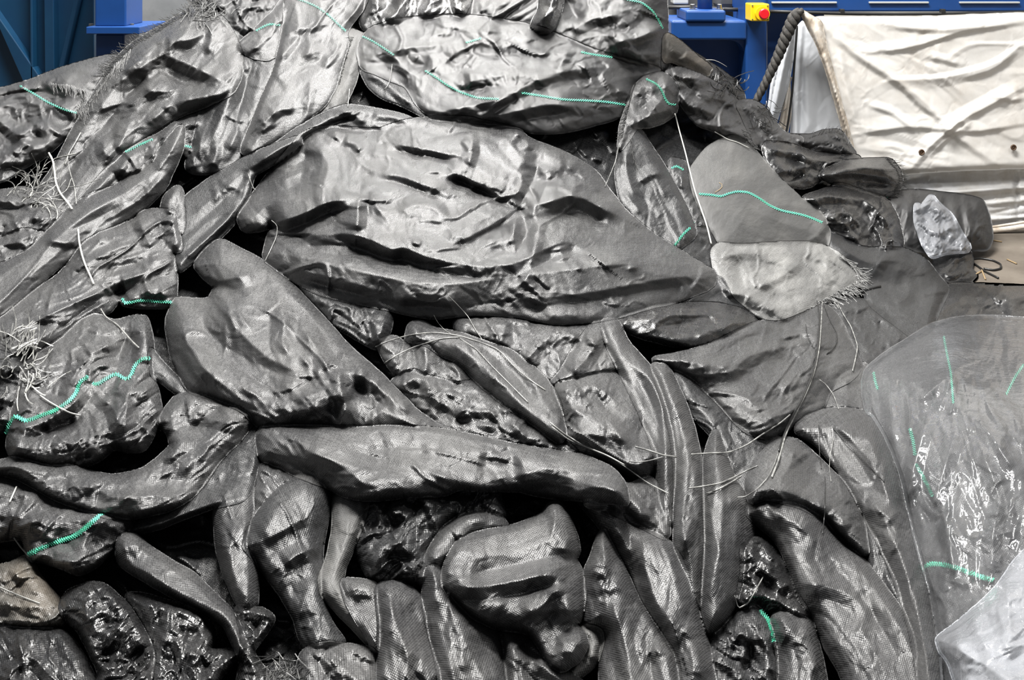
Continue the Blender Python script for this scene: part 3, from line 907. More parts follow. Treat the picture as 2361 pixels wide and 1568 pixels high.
# ---- lower left
sheet('dark sheet at the left edge around the frayed clump',
      '-160,800 -20,806 60,832 70,886 48,934 22,990 -160,1050', bulge=22, r=36, cr=(9, 44, -20, 1.6), mat='dark', folds=['14,20,9:-40,860 10,850 60,840', '14,14,8:-40,930 10,920 40,930'])
sheet('sheet with a long green zigzag line draped over crumples at the left',
      '56,836 128,792 188,738 222,724 262,744 316,730 338,732 350,790 352,860 364,910 372,962 352,1002 330,1038 296,1040 262,1030 230,1060 170,1078 64,1066 16,1044 26,960 46,900', bulge=36, r=40, lift=10, cr=(8, 55, -35, 1.7), weave=-35, rnd=1,
      folds=['30,16,18:330,736 338,790 344,850', '26,22,10:200,852 222,905 262,940 288,1010', '34,24,14:318,872 294,900 290,960 284,1008', '24,14,14:326,880 352,930 366,962', '20,26,10:196,822 226,806 262,792', '26,30,8:36,992 100,976 160,940 206,886',
             '-24,20,20:208,870 220,900 250,925', '-22,18,18:300,760 280,800 270,850', '20,14,14:206,820 180,860 172,900', '20,22,9:215,1006 250,996 280,996', '18,14,12:222,1008 220,1040 240,1060', '20,20,14:44,1000 36,1030 30,1050', '-18,18,18:90,1000 140,985 180,970',
             '16,18,10:110,1040 160,1020 204,1020', '14,14,14:160,900 150,940 120,960', '18,20,8:330,1000 352,985 370,965'],
      green=['14,1000 22,975 35,958 60,972 95,958 130,945 160,925 177,905 182,882 203,868', '213,885 226,886 240,876 268,860 288,876 302,868 312,840 330,826 346,827'])
sheet('thin dark edge of cloth slanting down beside the pleated bag, left of centre',
      '345,800 362,824 400,866 432,896 440,910 418,912 380,884 352,866', bulge=12, r=12, lift=14, cr=(2, 40, 45, 2), mat='dark', folds=['12,8,14:350,806 390,852 434,900'])

# ---- behind the front centre
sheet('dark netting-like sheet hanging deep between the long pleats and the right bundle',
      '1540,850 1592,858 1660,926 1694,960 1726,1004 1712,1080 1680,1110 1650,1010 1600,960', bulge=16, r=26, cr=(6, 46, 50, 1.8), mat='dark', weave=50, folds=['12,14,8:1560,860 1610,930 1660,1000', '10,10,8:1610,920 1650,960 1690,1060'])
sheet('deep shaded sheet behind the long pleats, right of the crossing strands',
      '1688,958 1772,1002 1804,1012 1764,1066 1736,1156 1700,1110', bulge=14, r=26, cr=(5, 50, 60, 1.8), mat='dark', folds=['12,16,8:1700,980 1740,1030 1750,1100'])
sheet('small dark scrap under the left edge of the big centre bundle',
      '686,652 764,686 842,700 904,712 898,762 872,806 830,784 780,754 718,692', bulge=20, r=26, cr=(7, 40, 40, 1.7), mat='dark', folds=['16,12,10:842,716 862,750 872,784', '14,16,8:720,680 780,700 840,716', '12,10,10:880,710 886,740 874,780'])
sheet('little crumpled end poking out left of the leaf-shaped fold',
      '868,792 906,774 942,800 936,852 912,864 890,830', bulge=16, r=18, cr=(5, 30, 40, 1.6), mat='std', folds=['10,10,8:880,790 905,810 915,850'])
sheet('backing sheet with a flat dark square face, right of the leaf-shaped fold',
      '1046,736 1120,716 1282,742 1372,738 1404,760 1356,792 1314,852 1272,884 1228,848 1180,812 1120,792 1058,772', bulge=28, r=36, cr=(6, 55, 30, 1.6), weave=30,
      folds=['20,20,12:1205,838 1240,800 1280,764', '16,10,20:1272,764 1310,772 1336,780', '16,12,8:1138,736 1136,770 1132,792', '14,12,10:1168,740 1160,770 1158,800', '12,14,8:1080,748 1110,770 1130,760'])
sheet('creased sheet filling the hollow between the leaf-shaped fold and the long pleats, upper part',
      '1268,888 1294,856 1330,792 1370,742 1402,742 1424,800 1444,852 1384,868 1322,884', bulge=24, r=30, cr=(7, 44, 50, 1.7), folds=['18,16,9:1310,870 1350,830 1390,770', '16,12,12:1345,780 1368,776 1362,800', '14,16,8:1320,872 1380,852 1430,842'])
sheet('wrinkled bundle right of the leaf-shaped fold, crossed by pale strands',
      '1278,886 1340,868 1402,860 1452,874 1492,930 1514,1000 1524,1064 1484,1106 1420,1076 1352,1054 1298,1024 1296,960', bulge=40, r=50, lift=10, cr=(7, 55, 40, 1.8), weave=40,
      folds=['22,18,9:1330,896 1362,888 1392,900 1440,944 1480,980', '26,36,12:1290,928 1350,960 1420,1000 1462,1036', '-18,18,18:1400,900 1450,960 1490,1010', '16,14,9:1310,1000 1360,1000 1400,1010', '18,20,10:1296,930 1312,905 1340,890', '16,12,8:1430,1076 1480,1070 1516,1040'])
# ---- right hand: behind the fringed sheet
sheet('dark crumpled sheet end with wispy tapes in front of the white curtains',
      '1806,312 1868,316 1902,304 1938,302 1962,344 1974,362 1904,356 1840,336', bulge=18, r=20, cr=(7, 32, 20, 1.7), mat='dark', folds=['12,12,6:1820,318 1880,330 1950,356'], fringe=[('1868,316 1902,304 1938,302 1960,340', 0.3, -1, 15, 26, 1.1)], fringe_mat='fringe_dark')
sheet('small grey crumpled sheet at the foot of the white curtains, right of the canopy sheet',
      '1700,236 1738,234 1762,250 1790,290 1812,312 1850,318 1838,346 1790,346 1748,336 1722,284', bulge=22, r=22, cr=(8, 34, 40, 1.6), mat='std', folds=['14,12,7:1712,240 1745,270 1790,320', '12,10,8:1740,240 1765,275 1800,310'], fringe=[('1712,300 1730,330 1745,345', 0.9, 0.3, 14, 22, 1.1)])
sheet('glossy black crumples above the smooth grey roll, right of the dark opening',
      '1758,328 1822,334 1880,356 1930,362 1978,360 1984,376 1904,402 1862,432 1802,424 1772,380', bulge=30, r=30, cr=(10, 38, 15, 1.9), mat='shiny', folds=['18,16,8:1770,345 1830,352 1890,372', '16,14,8:1790,400 1840,390 1900,370', '14,10,10:1840,340 1860,370 1850,410'])
sheet('black sleeve with a fringed mouth pointing at the white tarpaulin',
      '1886,404 1940,374 2000,370 2052,368 2074,396 2078,424 2052,454 1992,446 1930,424', bulge=38, r=30, lift=12, cr=(4, 46, 5, 2.6), mat='shiny', weave=5,
      folds=['18,12,10:1930,392 2000,388 2064,392', '16,14,8:1900,404 1960,398 2070,412', '-14,12,14:1950,418 2010,424 2060,430'], fringe=[('2046,364 2072,392 2080,420 2054,456 2030,462', 1, 0.12, 22, 64, 1.1)], fringe_mat='fringe_dark')
sheet('black roll of sheeting with wrapped ends on the floor before the white tarpaulin',
      '2040,452 2100,440 2160,446 2230,454 2264,464 2278,500 2286,550 2276,574 2230,572 2160,584 2080,566 2048,510', bulge=60, r=60, lift=-20, cr=(4, 40, 85, 2.2), mat='std', weave=4, skirt=14,
      folds=['10,8,8:2196,462 2204,510 2214,560', '10,8,8:2226,464 2234,510 2240,566', '8,6,8:2250,470 2258,510 2264,560', '10,8,8:2090,452 2096,490 2080,540'], name='fabric_roll', cat='fabric roll', group='rolls lying by the heap',
      green=['2044,452 2042,466 2046,482'])
sheet('small glossy black folded piece on the floor right of the heap, below the roll',
      '2152,604 2190,582 2232,572 2240,600 2236,622 2252,636 2236,648 2190,648 2166,634', bulge=26, r=22, lift=-16, cr=(6, 30, -30, 1.9), mat='shiny', folds=['12,10,7:2170,622 2200,600 2236,586', '12,10,7:2176,640 2210,628 2240,622', '10,8,8:2204,590 2196,612 2184,628'])
sheet('crumpled black heap edge right of the smooth grey roll, below the fringed sleeve',
      '1846,458 1900,440 1936,424 1992,444 2044,460 2068,504 2080,560 2076,604 2000,590 1942,568 1904,532 1888,490', bulge=42, r=40, cr=(10, 42, 50, 1.7), mat='shiny',
      folds=['20,18,9:1860,462 1910,452 1960,462', '22,16,10:1906,496 1950,520 1984,498', '20,14,12:1966,450 2010,470 2050,520 2066,590', '18,12,10:1950,520 1980,560 2000,590', '-20,14,14:1990,480 2010,520 2024,580', '16,12,8:1900,500 1924,506 1936,492 1980,500', '16,10,10:2010,500 2030,545 2040,595'])
sheet('glossy black crumpled sheeting lying on the floor at the right edge, above the clear bag',
      '2136,742 2166,674 2196,656 2260,658 2330,660 2400,664 2520,690 2520,760 2361,744 2280,742 2230,748 2180,764', bulge=34, r=36, lift=-10, cr=(12, 44, -15, 1.8), mat='shiny',
      folds=['18,16,8:2176,690 2240,682 2330,690 2390,680', '20,16,10:2150,740 2190,700 2230,694', '18,14,10:2320,690 2336,710 2330,740', '16,12,8:2210,740 2240,710 2290,700', '16,10,12:2290,690 2310,676 2330,690', '14,10,8:2230,664 2300,668 2361,672', '-20,12,12:2260,720 2300,722 2320,735'])
sheet('crumpled dark sheet end between the fringed pale sheet and the clear bag',
      '1916,704 1960,688 2012,698 2062,738 2112,774 2102,790 2042,822 1990,872 1960,804 1928,752', bulge=30, r=34, cr=(10, 40, 40, 1.8), mat='dark', folds=['18,12,9:1940,700 1980,740 2000,800', '16,14,8:1980,700 2040,740 2090,780', '14,10,10:1950,760 1980,800 1990,850', '14,12,8:2000,780 2040,790 2080,780'])
sheet('smooth black sheet sweeping down to the right below the glossy crumples',
      '1898,534 1932,546 1992,576 2080,574 2132,598 2162,640 2186,664 2168,704 2144,764 2112,780 2062,744 2000,694 1988,640 1960,612 1918,584', bulge=44, r=50, lift=6, cr=(4, 70, 30, 1.8), mat='dark', weave=20,
      folds=['26,30,40:1920,560 1990,604 2060,600 2120,616', '14,14,10:2060,700 2090,690 2096,660', '18,10,14:2160,660 2150,700 2132,760', '-12,18,18:2000,640 2060,660 2100,650', '12,10,10:2020,620 2040,590 2080,586'])
sheet('smooth dusty grey roll with a long green line, right of the white strap',
      '1594,392 1626,348 1662,324 1692,317 1722,330 1756,370 1802,420 1852,466 1892,492 1910,530 1906,568 1850,580 1780,580 1690,576 1662,562 1630,502 1602,446', bulge=62, r=110, lift=16, cr=(3, 110, 45, 1.6), mat='grey', weave=12, creases=0.3,
      folds=['8,40,30:1640,440 1700,400 1750,420', '-8,30,30:1680,360 1720,370 1740,400', '8,30,20:1760,500 1800,470 1860,480', '12,12,10:1884,540 1896,520 1906,500'],
      green=['1612,447 1640,449 1662,453 1680,446 1700,441 1725,443 1748,455 1775,474 1800,485 1850,495 1876,504 1896,513'], name='fabric_roll', cat='fabric roll', group='rolls lying by the heap')
sheet('pale dusty sheet end with a long fringe, below the smooth grey roll',
      '1642,580 1660,562 1700,568 1780,563 1860,560 1902,569 1942,594 1978,626 1984,652 1934,674 1884,704 1832,744 1802,760 1768,738 1718,706 1682,694 1656,644', bulge=34, r=44, lift=16, cr=(6, 50, 25, 1.8), mat='pale', weave=30,
      folds=['18,24,9:1660,590 1700,582 1760,586', '-14,14,14:1690,600 1710,640 1720,660', '14,14,8:1660,660 1730,690 1800,720', '14,20,9:1740,660 1800,640 1850,600', '10,14,8:1700,640 1760,650 1830,690', '14,20,20:1870,566 1910,600 1900,650'],
      fringe=[('1940,592 1978,624 1984,654 1936,676 1886,706 1834,746 1804,760', 0.85, 0.5, 34, 130, 2.0), ('1976,620 1984,650 1940,672', 1, 0.1, 30, 30, 1.4)], fringe_mat='fringe_pale', tilt=(0, 0.05))

# ---- right-centre bundle
sheet('dark tucked corner between the big centre bundle and the fringed pale sheet',
      '1552,694 1620,650 1662,638 1684,690 1726,722 1644,710', bulge=14, r=24, cr=(4, 44, 0, 1.6), mat='dark', folds=['10,14,8:1580,694 1640,668 1670,660'])
sheet('glossy roll end just below the right tip of the big centre bundle',
      '1416,728 1502,704 1562,703 1652,700 1722,720 1752,748 1684,784 1634,806 1596,802 1540,792 1480,776 1428,756', bulge=44, r=46, lift=6, cr=(5, 60, 8, 2.2), mat='shiny', weave=15,
      folds=['20,20,20:1480,722 1540,712 1610,716', '16,20,12:1600,780 1640,760 1700,746', '-14,16,16:1540,750 1600,744 1660,730', '14,14,9:1470,768 1540,780 1600,790', '12,14,9:1700,716 1690,740 1660,770'])
sheet('dark weave corner hanging beside the neck of the clear bag',
      '1884,936 1890,880 1950,856 1996,836 2004,880 2002,958 1960,952 1920,946', bulge=20, r=30, lift=8, cr=(4, 50, 30, 1.7), weave=35, folds=['18,14,8:1892,884 1950,880 1998,850', '14,10,14:1952,866 1954,910 1950,948'])
sheet('large wrinkled bundle under the fringed pale sheet, right of centre, with strands hanging over it',
      '1498,828 1560,818 1622,803 1682,775 1742,744 1804,746 1862,722 1902,700 1932,732 1962,790 1986,842 1964,872 1910,900 1896,940 1862,962 1822,984 1772,1010 1720,994 1690,964 1660,930 1612,884 1590,864 1548,844', bulge=56, r=70, lift=10, cr=(7, 70, -20, 1.8), weave=-25,
      folds=['24,22,12:1540,824 1610,806 1680,784 1744,758', '22,20,10:1690,856 1722,822 1770,808 1816,802', '20,18,10:1738,846 1780,868 1830,880', '18,26,9:1600,862 1660,862 1712,850', '22,30,14:1710,926 1780,902 1850,882', '16,20,8:1590,836 1640,838 1690,850',
             '-14,16,16:1740,836 1760,850 1800,860', '26,20,20:1890,720 1880,800 1860,880', '14,16,9:1560,828 1600,846 1640,852', '12,16,10:1730,990 1790,960 1850,940', '12,14,9:1800,770 1840,780 1870,770'])

# ---- left: swoop
sheet('dark hanging fold under the left end of the long lower strip',
      '572,1144 600,1056 642,1072 702,1098 734,1140 728,1164 692,1204 660,1216 580,1240 556,1254 552,1200', bulge=26, r=34, cr=(5, 50, 60, 1.8), mat='std', folds=['20,16,12:604,1108 622,1150 658,1200', '16,16,8:575,1235 630,1212 690,1196', '14,20,10:650,1090 690,1130 700,1170'])
sheet('upright grey roll below the rear flap, lower left of centre',
      '494,1184 506,1120 560,1090 584,1120 580,1178 578,1242 594,1312 590,1402 556,1410 540,1374 518,1320 503,1270', bulge=34, r=30, lift=10, creases=0.35, cr=(4, 54, 80, 2.2), weave=80, folds=['20,12,16:536,1190 532,1260 536,1320 556,1394', '14,10,10:570,1180 560,1250 580,1320', '10,10,10:552,1300 572,1340 570,1390'])
sheet('long dark sheet hanging in the middle left at the bottom, with a bright streak',
      '560,1254 590,1190 640,1130 720,1080 760,1120 752,1200 738,1270 742,1330 738,1380 764,1440 796,1482 772,1504 720,1504 698,1484 678,1420 648,1370 618,1330 588,1290', bulge=34, r=44, lift=8, creases=0.35, cr=(5, 70, 70, 2), mat='dark', weave=65,
      folds=['24,20,9:652,1304 690,1276 732,1262', '22,12,22:726,1320 734,1390 772,1472', '14,24,12:600,1250 640,1230 710,1190', '-14,20,20:660,1330 690,1390 720,1450', '12,20,12:590,1280 640,1350 690,1440'])
sheet('dark crumples in the hollow left of the hooded bundle, under the long lower strip',
      '816,1166 830,1100 900,1080 960,1080 1060,1080 1150,1100 1150,1148 1166,1192 1062,1194 1022,1222 988,1282 974,1346 872,1342 848,1326 826,1280 814,1220', bulge=30, r=36, cr=(11, 44, -50, 1.7), mat='dark', weave=-45,
      folds=['24,14,10:912,1146 900,1176 944,1196 928,1232 850,1318', '20,18,9:850,1316 890,1270 930,1266 962,1290', '18,12,12:976,1152 996,1190 1010,1220', '16,14,8:960,1150 1010,1160 1060,1182', '16,10,10:868,1150 876,1200 862,1250', '-18,16,16:880,1220 900,1250 880,1290', '16,14,8:860,1270 900,1252 940,1250'])
sheet('dull grey strap-like fold bent like an elbow at the bottom centre left',
      '770,1152 790,1090 846,1090 846,1160 836,1200 812,1262 792,1310 786,1342 812,1380 852,1420 874,1472 850,1486 820,1452 780,1412 744,1372 738,1332 760,1280 772,1212', bulge=22, r=24, lift=14, cr=(2, 60, 75, 2), mat='grey', weave=70, folds=['12,12,16:806,1170 796,1250 764,1340', '12,14,10:764,1340 800,1400 850,1466', '-8,10,10:800,1330 816,1370 850,1410'])
sheet('fan of stiff weave with a pale bent edge, beside the elbow-shaped strap fold',
      '784,1334 850,1340 868,1350 876,1420 874,1506 862,1496 830,1440 800,1388', bulge=16, r=16, lift=12, cr=(2, 40, 20, 2), mat='std', weave=15, folds=['16,8,14:786,1338 848,1344 864,1360 869,1420 870,1496', '8,10,6:800,1356 830,1358 860,1362', '8,8,6:806,1372 840,1372 862,1376'])
sheet('dark sheet at the bottom edge below the elbow-shaped strap fold',
      '688,1504 752,1480 802,1488 864,1498 878,1570 880,1780 660,1780', bulge=20, r=30, cr=(6, 50, 30, 1.8), mat='std', weave=40, folds=['20,30,12:744,1506 790,1540 850,1590', '14,14,8:800,1492 850,1520 868,1530', '12,10,10:700,1520 730,1580 740,1640'])
sheet('pointed cone-shaped fold with a bright ridge at the bottom, left of the hooded bundle',
      '866,1348 920,1342 962,1366 988,1400 998,1470 1026,1562 1040,1780 860,1780 872,1570 878,1450', bulge=36, r=40, lift=12, creases=0.35, cr=(4, 60, 80, 2.2), weave=75,
      folds=['26,20,14:890,1350 906,1420 936,1496 946,1600', '20,12,12:900,1418 888,1500 880,1590', '16,14,10:936,1488 980,1530 1020,1572', '14,12,12:926,1460 920,1520 926,1600', '-10,16,16:940,1390 970,1450 990,1510', '12,20,8:880,1350 930,1352 970,1380'])

sheet('dark rear flap with a bright hem hanging right of the swooping sheet, lower left',
      '540,1016 566,972 592,948 598,1000 594,1062 578,1130 556,1152 502,1164 430,1190 362,1218 288,1230 330,1192 430,1148 500,1072', bulge=14, r=18, lift=8, cr=(4, 50, -30, 2), weave=20, mat='dark', rnd=1,
      folds=['16,20,7:296,1226 360,1210 440,1180 552,1148', '12,10,10:548,1020 552,1070 545,1120', '14,12,12:585,960 592,1020 580,1100', '-10,16,16:480,1130 530,1110 560,1080'])
sheet('brown-stained crumpled sheet at the left edge near the bottom',
      '14,1306 66,1280 90,1330 130,1378 154,1412 150,1436 110,1456 50,1450 -20,1440 -160,1450 -160,1330', bulge=24, r=26, cr=(6, 40, 10, 2), mat='brown', folds=['16,16,8:-20,1398 40,1394 100,1400', '14,14,8:10,1430 70,1432 140,1422', '12,8,20:20,1310 60,1340 120,1400'])
sheet('lobed sheet with a green line below the swooping sheet, lower left',
      '-160,1110 40,1106 102,1138 200,1180 312,1186 296,1222 252,1272 222,1304 182,1324 140,1306 104,1294 66,1290 56,1236 10,1244 -160,1270', bulge=34, r=40, lift=8, cr=(7, 54, -25, 1.8), weave=-30,
      folds=['22,12,20:66,1284 60,1228 86,1190 150,1210 196,1204', '24,22,10:166,1274 206,1230 262,1186', '14,12,9:84,1212 110,1236 132,1244', '18,14,14:160,1286 158,1310 178,1320', '14,20,8:150,1176 200,1188 260,1190', '20,20,8:110,1300 160,1296 220,1290', '12,16,8:-40,1180 10,1180 60,1200', '-14,16,16:100,1260 150,1250 190,1225'],
      green=['64,1279 90,1266 120,1252 150,1244 176,1234 200,1214 218,1199 238,1184'])
sheet('swooping sheet with a bright raised lobe, left of the long lower strip',
      '364,972 388,936 408,914 442,904 502,920 592,946 572,988 550,1014 500,1064 470,1114 430,1154 380,1178 300,1194 240,1188 160,1164 100,1134 50,1104 0,1090 -160,1090 -160,1060 0,1066 30,1056 64,1064 110,1078 160,1074 200,1088 258,1100 330,1086 370,1054 396,1030 390,1000', bulge=26, r=30, lift=18, cr=(6, 50, -30, 2), weave=-40, rnd=1,
      folds=['24,14,28:404,928 430,914 520,936 580,950', '22,10,34:166,1078 214,1100 296,1102 350,1078 404,1040 452,990', '20,14,10:222,1132 272,1148 360,1142 420,1152', '18,18,9:60,1102 130,1148 230,1178 330,1176 410,1156', '16,16,10:150,1106 180,1124 226,1122', '18,20,12:400,1100 440,1070 490,1010 560,960',
             '-16,20,20:440,1000 480,960 520,940', '14,14,10:420,1000 400,1050 410,1060', '14,18,8:440,960 500,970 540,980', '16,16,9:300,1180 360,1170 416,1156', '14,14,9:-40,1072 40,1078 100,1094'])

# ---- bottom left
sheet('black sheet rising from the bottom left corner',
      '-160,1446 -20,1440 52,1452 140,1452 168,1476 202,1532 240,1620 240,1780 -160,1780', bulge=30, r=40, cr=(7, 60, 50, 1.9), mat='shiny', weave=35, folds=['20,10,26:20,1464 80,1452 132,1456 170,1500 210,1560', '20,18,14:26,1474 80,1520 150,1596', '12,16,12:0,1520 40,1570 70,1640', '14,12,12:20,1490 44,1520 30,1560'])
sheet('crinkled glossy sheet behind the arched hem at the bottom, left',
      '288,1368 332,1372 392,1390 452,1408 484,1440 492,1464 482,1502 542,1500 556,1512 502,1562 460,1700 350,1780 320,1780 346,1512 320,1432', bulge=30, r=34, lift=8, cr=(9, 36, 65, 2), mat='shiny', weave=70,
      folds=['22,14,20:318,1378 390,1394 452,1412 488,1456', '18,12,10:488,1462 450,1500 420,1512', '14,10,10:370,1420 384,1460 376,1490', '14,10,10:404,1424 412,1470 398,1500', '16,14,8:424,1514 470,1508 540,1504', '14,12,10:430,1520 480,1560 520,1580', '14,12,9:540,1512 480,1560 450,1620'])
sheet('crumpled bag-like sheet under an arched bright hem at the bottom left',
      '138,1396 160,1362 214,1344 242,1350 292,1394 322,1440 344,1482 354,1512 346,1560 330,1640 250,1680 226,1600 230,1546 204,1494 182,1452 150,1424', bulge=30, r=26, lift=16, cr=(10, 36, -35, 1.6), mat='shiny',
      folds=['24,10,22:206,1346 240,1356 290,1400 326,1450 350,1506', '18,14,9:192,1440 240,1402 284,1396', '16,12,9:200,1460 250,1430 300,1420', '-22,16,16:236,1500 252,1520 246,1536', '-22,14,14:300,1530 320,1510 334,1496', '16,14,8:214,1478 250,1470 300,1480', '16,10,10:205,1470 216,1520 240,1540', '14,12,8:250,1540 280,1512 310,1500', '14,12,12:196,1366 196,1400 210,1440', '12,10,10:240,1440 270,1450 300,1470'])
sheet('long shiny roll curving down to the right above the arched hem, bottom left',
      '272,1246 290,1230 312,1234 346,1264 402,1300 442,1320 482,1360 532,1408 558,1460 570,1502 560,1530 544,1494 520,1440 480,1414 430,1388 380,1364 330,1334 280,1304 270,1276', bulge=36, r=26, lift=14, creases=0.35, cr=(3, 60, 40, 2.4), weave=35,
      folds=['24,30,16:284,1302 332,1314 400,1362 500,1424 556,1492', '14,10,12:276,1266 310,1256 330,1262', '12,8,8:540,1440 562,1480 564,1510'])
sheet('torn dark film-like sheet corner at the bottom, right of the long shiny roll',
      '540,1394 602,1404 634,1424 604,1470 578,1502 604,1540 650,1580 660,1780 520,1780 556,1530 560,1460', bulge=18, r=22, cr=(8, 34, 20, 1.7), mat='shiny', folds=['16,12,8:548,1404 600,1412 630,1424', '16,8,14:630,1428 600,1460 574,1484', '14,10,10:560,1490 580,1530 600,1600', '12,8,8:570,1510 590,1500 610,1470'])

# ---- bottom, left of centre
# ---- long pleats
sheet('slender pleated fold sweeping from under the big centre bundle down to the crossing strands',
      '1386,742 1424,738 1444,790 1502,850 1534,920 1550,1000 1556,1100 1552,1200 1534,1250 1520,1160 1516,1060 1498,1000 1468,930 1438,870 1408,810', bulge=26, r=24, lift=10, creases=0.35, cr=(3, 60, 70, 2.5), mat='std', weave=70,
      folds=['24,14,14:1410,770 1440,830 1500,872 1526,930 1534,1050 1532,1160', '14,10,10:1430,760 1490,850 1540,970 1546,1150', '-12,8,8:1480,880 1514,960 1524,1060'])
sheet('long narrow pleat left of the two big hanging pleats, right of centre',
      '1500,838 1540,846 1574,920 1596,980 1614,1060 1624,1150 1628,1250 1622,1380 1602,1440 1568,1360 1556,1250 1560,1100 1550,1000 1530,920', bulge=32, r=28, lift=12, creases=0.35, cr=(4, 60, 80, 2.4), weave=80,
      folds=['24,14,18:1520,850 1562,950 1588,1060 1582,1150 1572,1210 1594,1300 1600,1400', '18,12,14:1556,1160 1570,1210 1566,1280', '-14,10,10:1550,930 1568,1010 1566,1100', '16,10,10:1600,1180 1584,1230 1576,1260', '12,10,10:1612,1100 1612,1200 1610,1320'])
sheet('broad hanging pleat with a rounded lower end, right of the long narrow pleat',
      '1626,1050 1650,984 1672,1050 1694,1110 1724,1150 1736,1222 1722,1302 1704,1382 1672,1432 1632,1466 1618,1424 1620,1380 1630,1250 1624,1150', bulge=40, r=40, lift=14, creases=0.35, cr=(3, 70, 85, 2.4), weave=82,
      folds=['22,20,24:1652,1010 1668,1150 1660,1260 1624,1410', '14,14,12:1680,1120 1700,1200 1690,1300', '-12,12,12:1690,1150 1706,1230 1700,1290', '12,10,10:1650,1080 1640,1200 1640,1300'])

# ---- right rolls
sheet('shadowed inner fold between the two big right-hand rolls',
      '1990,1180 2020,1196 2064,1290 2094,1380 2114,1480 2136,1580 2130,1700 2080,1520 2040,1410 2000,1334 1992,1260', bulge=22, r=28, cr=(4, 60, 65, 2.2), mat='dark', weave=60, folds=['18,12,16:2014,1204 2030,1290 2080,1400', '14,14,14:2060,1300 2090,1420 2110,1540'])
sheet('big pale-lit roll curving down to the bottom edge, third from the clear bag',
      '1720,1180 1740,1110 1810,1090 1880,1150 1924,1242 1992,1292 2052,1370 2102,1452 2154,1570 2190,1780 2000,1780 1946,1562 1904,1492 1874,1424 1852,1402 1832,1332 1792,1244 1744,1204', bulge=52, r=60, lift=10, creases=0.35, cr=(5, 90, 55, 2), weave=62,
      folds=['24,26,12:1800,1164 1880,1200 1942,1262 2004,1340 2064,1424 2134,1560', '20,24,24:1826,1252 1836,1320 1852,1400', '16,18,10:1850,1344 1920,1352 1980,1384 2010,1440', '-12,10,12:1990,1350 2010,1400 2030,1460', '14,20,14:1960,1420 2010,1490 2050,1580', '12,20,14:1900,1440 1950,1520 1990,1620', '14,16,10:1770,1170 1840,1210 1900,1270'])
sheet('folded roll with a dark pointed hollow, second from the clear bag',
      '1720,1110 1744,1060 1790,1012 1838,1014 1900,1072 1960,1132 1990,1200 2002,1280 1976,1270 1900,1192 1830,1160 1762,1146 1730,1160', bulge=34, r=40, lift=12, creases=0.35, cr=(5, 60, 45, 2), weave=40,
      folds=['28,24,12:1836,1024 1822,1076 1784,1118', '-26,24,24:1850,1046 1880,1084 1900,1110', '22,20,10:1740,1130 1800,1128 1880,1160 1980,1256', '20,20,10:1846,1030 1900,1060 1950,1130', '18,14,14:1880,1130 1930,1180 1960,1230', '14,14,9:1756,1070 1800,1050 1830,1020'])
sheet('outermost long roll running down along the clear bag at the right',
      '1830,992 1862,958 1912,944 1962,944 2004,954 2034,1000 2054,1050 2074,1120 2094,1200 2114,1260 2134,1350 2154,1480 2176,1640 2176,1780 2140,1780 2110,1490 2086,1400 2056,1310 2026,1250 1998,1190 1960,1122 1920,1064 1880,1020', bulge=44, r=44, lift=14, creases=0.35, cr=(5, 70, 60, 2.3), weave=50,
      folds=['22,20,14:1900,952 1960,1010 2020,1080 2066,1180', '18,14,12:1920,950 1980,990 2040,1050', '16,14,10:1990,1166 2030,1180 2066,1204', '20,14,14:2030,1180 2080,1290 2120,1420 2146,1580', '-10,14,14:1930,1010 1990,1080 2030,1140', '12,16,8:1866,990 1920,984 1980,1010', '10,14,14:2000,1010 2040,1090 2070,1180'])
sheet('small angular crumple with stiff creases left of the big lower right roll',
      '1700,1392 1716,1312 1712,1262 1742,1238 1772,1258 1804,1300 1834,1370 1872,1430 1802,1418 1722,1402', bulge=22, r=20, lift=4, cr=(8, 30, 30, 1.6), mat='shiny', folds=['16,8,10:1714,1270 1760,1298 1790,1312', '16,12,8:1754,1326 1770,1320 1812,1368', '16,10,8:1708,1378 1770,1372 1860,1424', '12,8,8:1750,1330 1738,1366 1700,1406', '10,8,8:1724,1320 1740,1350 1760,1360'])
sheet('dark twisted sheet with a dim green line at the bottom, left of the pale-lit roll',
      '1636,1478 1702,1410 1742,1394 1784,1440 1796,1512 1790,1580 1776,1780 1640,1780 1622,1540', bulge=30, r=40, cr=(8, 46, 60, 1.8), mat='dark', weave=50, folds=['20,14,12:1736,1444 1720,1500 1700,1536', '20,12,12:1760,1450 1770,1510 1786,1560', '-24,14,14:1732,1470 1730,1520 1716,1560', '14,14,8:1690,1536 1730,1560 1780,1568', '14,10,14:1650,1500 1680,1540 1720,1600'], green=['1752,1408 1768,1424 1778,1448 1784,1480'])
sheet('curved bright-spined fold between the twisted sheet and the pale-lit roll at the bottom',
      '1778,1424 1802,1408 1872,1430 1884,1480 1900,1552 1910,1640 1910,1780 1790,1780 1798,1520', bulge=32, r=34, lift=8, cr=(4, 50, 70, 2), weave=65, folds=['22,16,16:1796,1424 1832,1462 1852,1510 1838,1600', '14,10,10:1860,1440 1878,1500 1880,1560', '12,10,10:1880,1520 1864,1580 1850,1650'])

